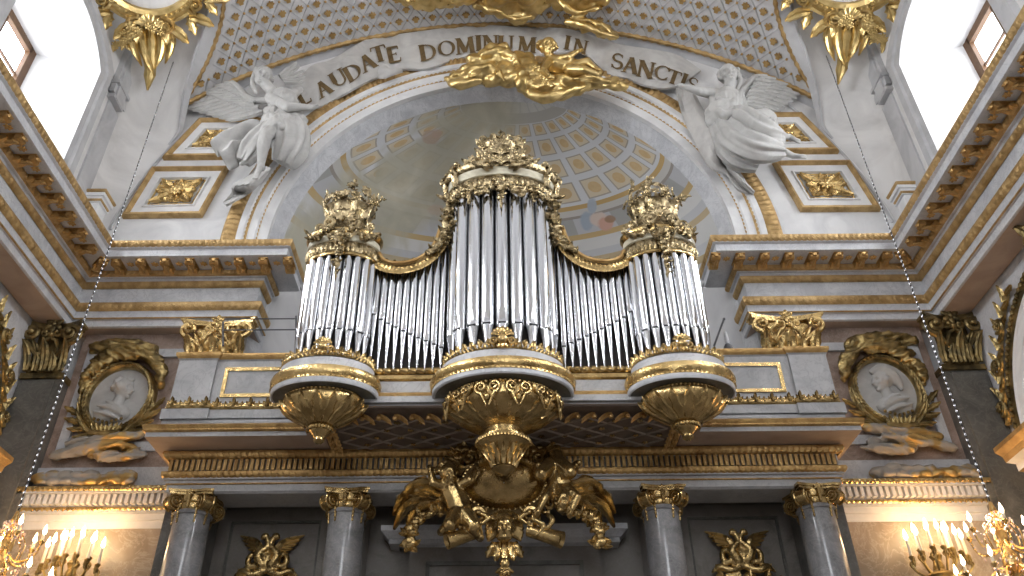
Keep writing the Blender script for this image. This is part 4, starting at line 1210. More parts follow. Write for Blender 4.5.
# ---- crowns
def crown_points(mb, cx, z, r, n, h, m=0, cy=0):
    for k in range(n):
        a = 2*pi*k/n+.2; d = Vector((cos(a), sin(a), 0)); p = Vector((cx, YO+cy, z))+d*r
        mb.leaf(frame(p, Vector((-d.y, d.x, 0)), (0, 0, 1), d), h, h*.62, .35, 3, 0, m, 7)
        mb.ball(p+Vector((0, 0, h*.98))+d*h*.3, h*.17, 7, 5, m)
        a2 = a+pi/n; mb.ball(Vector((cx+cos(a2)*r*1.02, YO+cy+sin(a2)*r*1.02, z+h*.45)), h*.15, 6, 4, m)
def centre_crown():
    cx = 0; ys = .62
    mb = MB()
    elathe(mb, cx, [(.70, 7.680), (.735, 7.690), (.735, 7.820), (.70, 7.830)], 1, 48, 1.9)
    elathe(mb, cx, [(.66, 7.470), (.70, 7.480), (.71, 7.510), (.70, 7.520)], 0, 48, 1.9)
    elathe(mb, cx, [(.735, 7.820), (.76, 7.840), (.79, 7.880), (.79, 7.930), (.765, 7.950), (.60, 7.990), (.02, 8.020)], 0, 48, 1.9)
    c = mb.build('tower_crown', [M_GOLDP, M_CREAM], organ)
    mb = MB(); flutes(mb, cx, .71, 7.510, 7.690, ys, 34, .055, 0, 1.85); mb.build('gadroon_band', M_GOLDP, c)
    mb = MB()
    for th in (-1.45, -.95, .95, 1.45):
        p = epoint(cx, .755, ys, th, 7.81); d = Vector((sin(th), -cos(th), 0)).normalized(); x = Vector((cos(th), sin(th), 0))
        mb.scroll(frame(p+Vector((0, 0, .10)), d, (0, 0, 1), x), .09, 1.5, .32, 0, 1, 24, 0, (-.05, -.26, 0))
        mb.leaf(frame(p+Vector((0, 0, -.22)), x, (0, 0, 1), d), .34, .16, .2, 3)
        mb.ball(p+Vector((0, 0, .22)), .045, 8, 6)
    # frieze cartouche and scrolls in front
    p = epoint(cx, .77, ys, 0, 7.820)
    mb.shell(frame(p+Vector((0, -.02, .0))), .15, 7, 2.8)
    for s in (-1, 1):
        mb.scroll(frame(p+Vector((s*.17, 0, .0))), .085, 1.5, .28, 0, s, 24, .0, (s*.12, -.02, 0))
        mb.leaf(frame(p+Vector((s*.1, -.02, -.05))) @ rotz(-s*1.5), .3, .12, .15, 3)
    for k in range(21):
        th = -1.6+3.2*k/20; mb.ball(epoint(cx, .79, ys, th, 7.960), (.022, .022, .022), 6, 4)
    mb.build('scrollwork', M_GOLDP, c)
    # festoon and pendant under the crown
    mb = MB()
    def fest(t0, t1, z0, dz, n, r0, r1):
        path = [epoint(cx, .73, ys, lerp(t0, t1, k/12), z0-dz*sin(pi*k/12)) for k in range(13)]; mb.garland(path, r0, r1, n)
    fest(-1.25, -.62, 7.490, .12, 9, .045, .05); fest(-.62, -.1, 7.490, .14, 8, .05, .05); fest(.1, .62, 7.490, .14, 8, .05, .05); fest(.62, 1.25, 7.490, .12, 9, .05, .045)
    mb.garland([epoint(cx, .74, ys, 0, 7.550), epoint(cx, .76, ys, 0, 7.390), epoint(cx, .73, ys, 0, 7.110)], .075, .03, 15)
    for s in (-1, 1): mb.garland([epoint(cx, .73, ys, s*.62, 7.490), epoint(cx, .72, ys, s*.62, 7.250)], .05, .025, 8); mb.garland([epoint(cx, .74, ys, s*1.3, 7.490), epoint(cx, .74, ys, s*1.42, 7.090), epoint(cx, .72, ys, s*1.5, 6.840)], .055, .05, 18)
    mb.build('festoon', M_GOLDP, c)
    # royal crown on a cushion of scrolls
    mb = MB()
    mb.lathe([(.50, 7.990), (.44, 8.050), (.36, 8.090), (.33, 8.190), (.36, 8.270), (.38, 8.330), (.31, 8.390), (.24, 8.390), (.23, 8.430), (.25, 8.490), (.27, 8.550), (.22, 8.550), (.1, 8.490), (.01, 8.490)], 28, c=(0, YO, 0))
    for k in range(10):
        a = 2*pi*k/10; d = Vector((cos(a), sin(a), 0)); x = Vector((-d.y, d.x, 0)); o = Vector((0, YO, 0))
        mb.scroll(frame(o+d*.40+Vector((0, 0, 8.150)), d, (0, 0, 1), x), .09, 1.5, .32, 0, 1, 22, 0, (-.06, -.1, 0))
        mb.leaf(frame(o+d*.34+Vector((0, 0, 8.190)), x, (0, 0, 1), d), .22, .13, .5, 3)
        mb.ball(o+d*.385+Vector((0, 0, 8.350)), .04, 7, 5); mb.ball(o+d*.29+Vector((0, 0, 8.460)), .035, 7, 5)
    crown_points(mb, 0, 8.490, .25, 9, .13)
    for k in range(8):
        a = 2*pi*k/8+.2; d = Vector((cos(a), sin(a), 0)); o = Vector((0, YO, 0))
        mb.tube(smooth_path([o+d*.25+Vector((0, 0, 8.550)), o+d*.24+Vector((0, 0, 8.670)), o+d*.13+Vector((0, 0, 8.730)), o+Vector((0, 0, 8.690))], 8), .022, 6)
        for q in range(5): mb.ball(o+d*lerp(.26, .06, q/4)+Vector((0, 0, 8.610+.12*sin(pi*q/5))), .022, 6, 4)
    mb.ball((0, YO, 8.750), .05, 10, 7); mb.box((0, YO, 8.840), (.03, .03, .11)); mb.box((0, YO, 8.850), (.08, .03, .03))
    for s in (-1, 1):
        mb.leaf(frame((s*.22, YO-.1, 8.450)) @ rotz(-s*.5), .22, .13, .3, 3, s*.2); mb.flower(frame((s*.27, YO-.14, 8.550)), .065, 6); mb.flower(frame((s*.40, YO-.2, 8.230)), .075, 6); mb.scroll(frame((s*.26, YO-.15, 8.630)), .07, 1.4, .3, 0, -s)
        mb.leaf(frame((s*.36, YO-.15, 8.140)) @ rotz(-s*1.2), .22, .12, .3, 3)
        mb.scroll(frame((s*.20, YO-.36, 8.190)), .10, 1.5, .3, 0, -s, 24, .04, (s*.1, -.16, 0))
    mb.shell(frame((0, YO-.40, 8.170)), .17, 7, 2.9); mb.flower(frame((0, YO-.28, 8.410)), .06, 6)
    for v in mb.v: v.y = YO+(v.y-YO)*.72; v.z += .04+max(0, v.z-8.3)*.10
    mb.build('royal_crown', M_GOLDP, c)
M_CREAM = stone('cream paint', (.70, .66, .52), (.52, .48, .36), .4, 4.0)
centre_crown()
def side_crown(s):
    cx = s*XS; ys = .62
    mb = MB()
    elathe(mb, cx, [(.43, 6.485), (.455, 6.495), (.46, 6.525), (.445, 6.545)], 0, 40, 1.9)
    elathe(mb, cx, [(.445, 6.705), (.475, 6.715), (.47, 6.805), (.445, 6.815)], 1, 40, 1.9)
    elathe(mb, cx, [(.445, 6.805), (.48, 6.825), (.505, 6.865), (.505, 6.905), (.48, 6.925), (.40, 6.955), (.02, 6.975)], 0, 40, 1.9)
    c = mb.build('tower_crown', [M_GOLDSHADE, M_CREAM], organ)
    mb = MB(); flutes(mb, cx, .45, 6.535, 6.710, ys, 26, .04, 0, 1.85); mb.build('gadroon_band', M_GOLDP, c)
    mb = MB()
    mb.lathe([(.40, 6.955), (.36, 7.005), (.31, 7.065), (.29, 7.175), (.30, 7.285), (.34, 7.385), (.38, 7.425), (.36, 7.455), (.25, 7.475), (.01, 7.525)], 28, c=(cx, YO, 0))
    for v in mb.v: v.y = YO+(v.y-YO)*.68; v.x = cx+(v.x-cx)*.92
    mb.build('drum', M_GOLDP, c)
    rnd = random.Random(11 if s < 0 else 12)
    mb = MB()
    for k in range(8):
        a = 2*pi*k/8+.39; d = Vector((cos(a), sin(a), 0)); x = Vector((-d.y, d.x, 0)); o = Vector((cx, YO, 0))
        mb.scroll(frame(o+d*.37+Vector((0, 0, 7.065)), d, (0, 0, 1), x), .08, 1.5, .32, 0, 1, 22, 0, (-.05, .18, 0))
        mb.flower(frame(o+d*.36+Vector((0, 0, 7.485)), x, (0, 0, 1), d), .085, 6)
        mb.leaf(frame(o+d*.30+Vector((0, 0, 7.225)), x, (0, 0, 1), d), .24, .14, .35, 3)
    # heap of flowers on top
    for k in range(34):
        a = rnd.uniform(0, 2*pi); t = rnd.random(); rad = .40*sqrt(t); z = 7.525+.34*(1-t)+rnd.uniform(-.04, .05)
        d = Vector((cos(a)*rad, sin(a)*rad, 0)); n = (d+Vector((0, -.12, .15))).normalized()
        x = n.cross(Vector((0, 0, 1))); x = x.normalized() if x.length > 1e-3 else Vector((1, 0, 0)); y = n.cross(x)*-1
        M = frame(Vector((cx, YO, z))+d, x, y, n)
        if k % 3: mb.flower(M, rnd.uniform(.06, .095), 6)
        else: mb.leaf(M, rnd.uniform(.14, .22), .1, .3, 3)
    for a, r, l in ((-.25, .32, .22), (-1.9, .28, .12), (-1.2, .28, .12)):
        d = Vector((cos(a), sin(a), .35)).normalized(); p = Vector((cx, YO, 7.505))+Vector((cos(a), sin(a), 0))*r
        mb.garland([p, p+d*l], .055, .03, 7)
    mb.ball((cx, YO-.02, 7.905), .05, 8, 6); mb.ball((cx+.04, YO-.05, 7.975), .03, 8, 6)
    for v in mb.v: v.y = YO+(v.y-YO)*.72; v.x = cx+(v.x-cx)*.93
    # face of the crown: shell cartouche, swags and long drop
    p = epoint(cx, .50, ys, 0, 6.875)
    mb.shell(frame(p+Vector((0, .04, .18))), .17, 7, 2.9)
    for q in (-1, 1):
        mb.scroll(frame(p+Vector((q*.15, .02, .12))), .085, 1.5, .3, 0, q, 24, .02, (q*.1, -.1, 0))
        mb.scroll(frame(p+Vector((q*.11, -.01, -.14))), .065, 1.5, .3, 0, -q, 24, .02, (q*.1, .12, 0))
        mb.garland([epoint(cx, .50, ys, q*(.25+.9*k/6), 6.925-.16*sin(pi*k/6)) for k in range(7)], .05, .045, 11)
    mb.garland([p+Vector((0, 0, -.1)), p+Vector((0, .0, -.4)), p+Vector((0, .06, -.74))], .075, .03, 20)
    mb.build('flower_crest', M_GOLDP, c)
for s in (-1, 1): side_crown(s)
# ================= sculpture
def J(u, v, Y): return P(u, v, Y)
def feather_wing(mb, root, tip_dirs, rows, nrm, m=0):
    """rows: list of (n, length, width, start, end, lift): feathers fanned from a bone line start->end, direction lerped d0->d1"""
    for n, L0, L1, W, a, b, d0, d1, lift in rows:
        for k in range(n):
            t = k/(n-1); p = a.lerp(b, t)+nrm*lift; d = d0.lerp(d1, t).normalized(); x = d.cross(nrm).normalized()
            mb.leaf(frame(p, x, d, nrm), lerp(L0, L1, t), W, .06, 1.01, .05, m, 8, .16)
def hand(prims, wrist, d, palm_n, s=1.0, curl=.5):
    """palm, four fingers of different lengths and a thumb leaving the side of the palm"""
    d = d.normalized(); n = palm_n.normalized(); x = d.cross(n).normalized(); c = wrist+d*.075*s
    prims.append(('c', wrist, c, .038*s, .045*s)); 
    for k, L in ((-1.5, .075), (-.5, .09), (.5, .085), (1.5, .065)):
        p0 = c+x*k*.024*s; p1 = p0+d*L*.6*s-n*L*.2*curl*s; p2 = p1+d*L*.4*s-n*L*.55*curl*s
        prims.append(('c', p0, p1, .017*s, .015*s)); prims.append(('c', p1, p2, .015*s, .012*s))
    t0 = wrist+d*.03*s+x*.035*s; t1 = t0+(d*.6+x*.8)*.05*s; prims.append(('c', t0, t1, .02*s, .016*s)); prims.append(('c', t1, t1+(d*.9-n*.3*curl)*.045*s, .016*s, .012*s))
def head(prims, c, f, up, s):
    """c centre, f facing, up; s = head height"""
    f = f.normalized(); up = (up-f*up.dot(f)).normalized(); r = f.cross(up).normalized()
    R = Matrix((r, f, up)).transposed()
    prims.append(('e', c+up*.06*s, (.36*s, .42*s, .40*s), R)); prims.append(('e', c-up*.16*s+f*.10*s, (.26*s, .28*s, .34*s), R))
    prims.append(('c', c+f*.40*s+up*.05*s, c+f*.47*s-up*.12*s, .045*s, .065*s))          # nose
    for q in (-1, 1):
        prims.append(('c', c+f*.36*s+up*.10*s+r*q*.06*s, c+f*.31*s+up*.11*s+r*q*.21*s, .05*s, .04*s))   # brow
        prims.append(('e', c+f*.335*s+up*.015*s+r*q*.135*s, (.06*s, .04*s, .04*s), R))   # eye
        prims.append(('e', c+f*.26*s-up*.12*s+r*q*.17*s, (.10*s, .10*s, .10*s), R))      # cheek
        prims.append(('e', c-f*.02*s-up*.02*s+r*q*.37*s, (.04*s, .09*s, .12*s), R))      # ear
    prims.append(('c', c+f*.375*s-up*.235*s-r*.07*s, c+f*.375*s-up*.235*s+r*.07*s, .03*s, .03*s)) # lips
    prims.append(('e', c+f*.30*s-up*.38*s, (.10*s, .10*s, .09*s), R))                   # chin
    for q in (-1, 1): DENTS.append((c+f*.37*s+up*.02*s+r*q*.15*s, .115*s, -f*.085*s)); DENTS.append((c+f*.34*s-up*.30*s, .07*s, -f*.03*s))
def curls(prims, c, f, up, s, n, rnd, back=.1):
    f = f.normalized(); r = f.cross(up).normalized()
    for k in range(n):
        a = rnd.uniform(0, 2*pi); e = rnd.uniform(-.25, 1.0)
        d = r*cos(a)*sqrt(max(0, 1-e*e))+f*sin(a)*sqrt(max(0, 1-e*e))+up*e
        if d.dot(f) > .2 and d.dot(up) < .72: continue
        prims.append(('e', c+up*.08*s-f*.05*s+d*.42*s, (.10*s, .10*s, .10*s)))
def folds(prims, pts_list, r0, r1, n=10):
    for pts in pts_list:
        sp = smooth_path(pts, n); rs = [lerp(r0, r1, k/n)*(.75+.5*sin(pi*k/n)) for k in range(n+1)]
        prims.append(('s', sp, rs))

def skirt(mb, pts, rad, nf, amp, flat=.75, ph=0):
    """cloth lofted along a path with folds that deepen towards the hem"""
    N = 22; sp = smooth_path(pts, N); rows = []
    for i, c in enumerate(sp):
        f = i/N; t = (sp[min(N, i+1)]-sp[max(0, i-1)]).normalized(); x = t.cross(Vector((0, -1, 0))).normalized(); n = x.cross(t)
        k = f*(len(rad)-1); q = min(len(rad)-2, int(k)); r = lerp(rad[q], rad[q+1], k-q); row = []
        for j in range(72):
            th = 2*pi*j/72; sg_ = sin(nf*th+ph+.9*sin(2.5*f+ph)); sg_ = (1 if sg_ > 0 else -1)*abs(sg_)**.7; m = 1+amp*(.45+.55*f)*(.7*sg_+.4*sin(int(nf*1.7)*th+2*ph+1.5*f)+.5*mnoise.noise(Vector((cos(th)*2, sin(th)*2, f*2.5+ph))))
            row.append(c+x*r*cos(th)*m+n*r*flat*sin(th)*m)
        rows.append(row)
    ids = mb.grid(rows, 0, cu=True); mb.face(ids[0][::-1]); 
    ctr = mb.vert(sp[-1]-(sp[-1]-sp[-2]).normalized()*.08)
    for j in range(72): mb.face((ids[-1][j], ids[-1][(j+1) % 72], ctr))
# ---------- left angel
def left_angel():
    t = thing('angel_statue', 'white stucco angel left of the arch, holding the lettered banner, one bare leg hanging', 'statue', P(270, 130, 10.9))
    pr = []; rnd = random.Random(3)
    hc = J(263, 76, 10.28); f = Vector((.45, -.75, -.45)); up = Vector((.12, .25, 1))
    head(pr, hc, f, up, .44)
    ch = J(283, 100, 10.42); wa = J(284, 117, 10.45); hp = J(282, 128, 10.40)
    pr += [('c', hc-up*.12, J(273, 92, 10.42), .10, .12), ('e', ch, (.27, .22, .26)), ('c', ch, wa, .24, .20), ('c', wa, hp, .21, .27), ('e', J(276, 104, 10.28), (.11, .10, .11)), ('e', J(288, 102, 10.30), (.10, .10, .10))]
    sh = J(271, 98, 10.32); el = J(288, 107, 10.12); wr = J(311, 107.5, 10.22)
    pr += [('c', sh, el, .115, .09), ('c', el, wr, .088, .058), ('c', J(275, 95, 10.4), sh, .13, .12)]
    hand(pr, wr, J(322, 105, 10.3)-wr, Vector((0, -.3, 1)), 1.15, .6)
    sh2 = J(293, 94, 10.55); pr += [('c', ch, sh2, .14, .11), ('c', sh2, J(300, 90, 10.65), .10, .07)]
    kn = J(266, 134, 10.05); an = J(261, 165, 10.30)
    pr += [('c', J(277, 127, 10.35), kn, .19, .125), ('c', kn, J(263, 147, 10.14), .118, .115), ('c', J(263, 147, 10.14), an, .112, .062), ('c', an, J(256, 176, 10.16), .065, .045), ('e', J(262, 168, 10.33), (.06, .07, .06))]
    for k in range(5): pr.append(('c', J(257+k*.9-2, 174.5, 10.18), J(254.5+k*1.0-1.5, 178.5, 10.13), .022, .018))
    an2 = J(246, 162, 10.5); pr += [('c', J(262, 149, 10.42), an2, .10, .058), ('c', an2, J(241, 164, 10.4), .055, .035)]
    body = sculpt('body', pr, .015, M_STAT, t, smooth=1)
    hr = []; curls(hr, hc, f, up, .44, 46, rnd); hr += [('e', hc-f*.14+up*.12, (.18, .18, .16)), ('e', hc-f*.24+up*.02, (.11, .11, .12)), ('s', smooth_path([J(256, 73, 10.3), J(253, 84, 10.32), J(257, 93, 10.36)], 6), [.07, .07, .065, .06, .05, .045, .03])]
    sculpt('hair', hr, .024, M_STAT, t, smooth=1)
    dr = [('c', J(271, 113, 10.33), J(297, 113, 10.42), .13, .13), ('c', J(270, 121, 10.28), J(299, 120, 10.40), .16, .15), ('e', J(284, 127, 10.38), (.34, .28, .24)), ('e', J(283, 103, 10.38), (.28, .22, .20))]
    folds(dr, [[J(268, 113, 10.2), J(281, 120, 10.1), J(299, 117, 10.25)], [J(267, 119, 10.2), J(281, 126, 10.08), J(300, 122, 10.25)]], .05, .04)
    folds(dr, [[J(283, 126, 10.25), J(276, 128, 10.2), J(267, 131, 10.12)]], .17, .14)
    sculpt('robe', dr, .018, M_STAT, t, smooth=2, ripple=(.035, J(284, 118, 10.3)-J(290, 100, 10.3), 8.0, .8))
    mb = MB(); skirt(mb, [J(284, 123, 10.42), J(291, 136, 10.34), J(290, 150, 10.40), J(283, 164, 10.50)], [.30, .33, .30, .20], 8, .24, .8, .4); mb.build('skirt', M_STAT, t, sharp=70)
    mb = MB(); skirt(mb, [J(277, 127, 10.36), J(262, 137, 10.36), J(251, 150, 10.46), J(243, 162, 10.52)], [.22, .22, .22, .13], 6, .28, .8, 1.3); mb.build('skirt', M_STAT, t, sharp=70)
    # cloak blown out to the left
    mb = MB(); a = smooth_path([J(268, 121, 10.6), J(250, 121, 10.5), J(233, 126, 10.42), J(220, 137, 10.38), J(212, 147, 10.4)], 24); b = smooth_path([J(258, 141, 10.5), J(247, 147, 10.55), J(238, 154, 10.5), J(236, 162, 10.45), J(228, 166, 10.5)], 24)
    rows = []
    for k in range(25):
        row = []
        for q in range(13):
            f = q/12; p = a[k].lerp(b[k], f); row.append(p+Vector((0, .10*sin(3.2*pi*f+k*.22)+.04*sin(7*f+k*.5)-.10*sin(pi*f), .03*sin(k*.5))))
        rows.append(row)
    mb.grid(rows); mb.grid([[p+Vector((0, .05, .0)) for p in r] for r in rows])
    mb.build('cloak', M_STAT, t, sharp=60)
    w = MB(); n = Vector((-.1, -1, -.25)).normalized()
    sh = J(263, 112, 10.72); top = J(236, 87, 10.75); tip = J(206, 97, 10.8)
    feather_wing(w, None, None, [
        (9, .75, 1.25, .20, sh, top, J(240, 120, 10.85)-sh, J(203, 101, 10.9)-top, .02),
        (9, .5, .75, .17, sh.lerp(top, .1), top, J(240, 112, 10.85)-sh, J(206, 96, 10.9)-top, .07),
        (8, .3, .42, .15, sh.lerp(top, .2), top, J(244, 108, 10.85)-sh, J(212, 92, 10.9)-top, .11),
        (7, .2, .25, .12, sh.lerp(top, .2), top, J(244, 100, 10.85)-sh, J(220, 88, 10.9)-top, .14)], n)
    w.strip_caps(smooth_path([J(268, 100, 10.6), sh.lerp(top, .4)+n*.1, top+n*.12, J(226, 88, 10.72)], 10), [.07, .07, .07, .07, .068, .065, .06, .055, .05, .04, .03])
    w.build('wing', M_STAT, t)
    w = MB(); a = J(285, 84, 10.72)
    feather_wing(w, None, None, [(5, .5, .6, .16, a, J(281, 78, 10.72), J(298, 84, 10.8)-a, J(297, 73, 10.8)-a, .02), (4, .3, .36, .14, a, J(281, 78, 10.72), J(298, 84, 10.8)-a, J(297, 73, 10.8)-a, .07)], n)
    w.build('wing', M_STAT, t)
left_angel()
def right_angel():
    t = thing('angel_statue', 'white stucco angel right of the arch with outstretched arm and both feet trailing', 'statue', P(742, 120, 10.9))
    pr = []; rnd = random.Random(5)
    hc = J(729, 74, 10.25); f = Vector((-.25, -.85, -.35)); up = Vector((-.08, .2, 1))
    head(pr, hc, f, up, .44)
    ch = J(727, 99, 10.42); wa = J(727, 114, 10.42); hp = J(732, 124, 10.36)
    pr += [('c', hc-up*.12, J(729, 90, 10.4), .10, .12), ('e', ch, (.27, .22, .25)), ('c', ch, wa, .24, .21), ('c', wa, hp, .22, .28), ('e', J(721, 101, 10.28), (.11, .10, .11)), ('e', J(734, 102, 10.30), (.11, .10, .11))]
    sh = J(715, 94, 10.42); el = J(699, 91, 10.25); wr = J(685, 86.5, 10.22)
    pr += [('c', ch, sh, .15, .12), ('c', sh, el, .115, .088), ('c', el, wr, .086, .056)]
    hand(pr, wr, J(674, 84, 10.25)-wr, Vector((0, -.3, 1)), 1.15, .6)
    sh2 = J(739, 95, 10.5); pr += [('c', ch, sh2, .15, .11), ('c', sh2, J(744, 108, 10.45), .10, .08), ('c', J(744, 108, 10.45), J(750, 118, 10.3), .08, .055)]
    kn = J(764, 130, 10.05); pr += [('c', hp, kn, .22, .14), ('c', kn, J(782, 136, 10.4), .11, .075), ('c', J(782, 136, 10.4), J(789, 137, 10.5), .065, .055), ('c', J(789, 137, 10.5), J(798, 141, 10.45), .06, .035)]
    kn2 = J(762, 146, 10.1); pr += [('c', hp, kn2, .22, .14), ('c', kn2, J(782, 151, 10.35), .115, .08), ('c', J(782, 151, 10.35), J(793, 156, 10.42), .075, .055), ('c', J(793, 156, 10.42), J(804, 156.5, 10.36), .055, .035)]
    for k in range(4): pr.append(('c', J(802, 155+k*.9, 10.36), J(806, 155.3+k*1.0, 10.35), .02, .016)); pr.append(('c', J(796, 139+k*.9, 10.45), J(800, 140+k*1.0, 10.44), .02, .016))
    sculpt('body', pr, .015, M_STAT, t, smooth=1)
    hr = []; curls(hr, hc, f, up, .44, 46, rnd); hr += [('e', hc-f*.20+up*.1, (.18, .16, .17)), ('s', smooth_path([J(736, 70, 10.35), J(740, 80, 10.4), J(737, 90, 10.42)], 6), [.05, .055, .055, .05, .045, .04, .03])]
    sculpt('hair', hr, .024, M_STAT, t, smooth=1)
    dr = [('e', J(727, 103, 10.38), (.29, .22, .22)), ('e', J(723, 112, 10.36), (.33, .26, .2)), ('e', J(729, 120, 10.36), (.33, .27, .25)), ('e', J(720, 120, 10.4), (.26, .22, .22))]
    folds(dr, [[J(713, 109, 10.3), J(726, 115, 10.12), J(740, 106, 10.3)], [J(713, 97, 10.38), J(714, 104, 10.3), J(718, 109, 10.25)], [J(738, 94, 10.38), J(735, 102, 10.25), J(731, 108, 10.22)]], .075, .06)
    sculpt('robe', dr, .018, M_STAT, t, smooth=2, ripple=(.035, J(727, 115, 10.3)-J(727, 98, 10.3), 8.0, .8))
    mb = MB(); skirt(mb, [J(727, 115, 10.36), J(744, 119, 10.16), J(763, 130, 10.04), J(780, 137, 10.32)], [.15, .26, .24, .13], 7, .22, .85, .2); mb.build('skirt', M_STAT, t, sharp=70)
    mb = MB(); skirt(mb, [J(722, 119, 10.40), J(737, 137, 10.26), J(758, 147, 10.14), J(781, 151, 10.32)], [.18, .30, .27, .14], 7, .24, .85, 1.1); mb.build('skirt', M_STAT, t, sharp=70)
    mb = MB(); skirt(mb, [J(716, 122, 10.48), J(725, 143, 10.46), J(738, 158, 10.44), J(758, 167, 10.46)], [.17, .22, .21, .09], 6, .28, .85, 2.0); mb.build('skirt', M_STAT, t, sharp=70)
    # mantle billowing behind the hips
    mb = MB(); a = smooth_path([J(752, 112, 10.4), J(766, 110, 10.5), J(777, 117, 10.55), J(778, 128, 10.5)], 14); b = smooth_path([J(756, 120, 10.2), J(766, 117, 10.3), J(772, 122, 10.35), J(771, 131, 10.3)], 14)
    rows = [[a[k].lerp(b[k], q/6)+Vector((0, -.08*sin(pi*q/6), .04*sin(pi*q/6))) for q in range(7)] for k in range(15)]
    mb.grid(rows); mb.grid([[p+Vector((0, .05, .02)) for p in r] for r in rows]); mb.build('mantle', M_STAT, t)
    w = MB(); n = Vector((.1, -1, -.25)).normalized()
    sh = J(741, 106, 10.72); top = J(754, 80, 10.75)
    feather_wing(w, None, None, [
        (9, .7, 1.0, .19, sh, top, J(752, 112, 10.85)-sh, J(793, 90, 10.9)-top, .02),
        (9, .5, .68, .16, sh, top, J(754, 108, 10.85)-sh, J(790, 88, 10.9)-top, .07),
        (8, .32, .42, .15, sh, top, J(754, 104, 10.85)-sh, J(784, 84, 10.9)-top, .11),
        (7, .2, .25, .12, sh, top, J(752, 98, 10.85)-sh, J(776, 80, 10.9)-top, .14)], n)
    w.strip_caps(smooth_path([J(737, 96, 10.6), J(744, 88, 10.62), top+n*.1, J(765, 81, 10.7)], 10), [.07, .07, .07, .07, .068, .065, .06, .055, .05, .04, .03])
    w.build('wing', M_STAT, t)
right_angel()

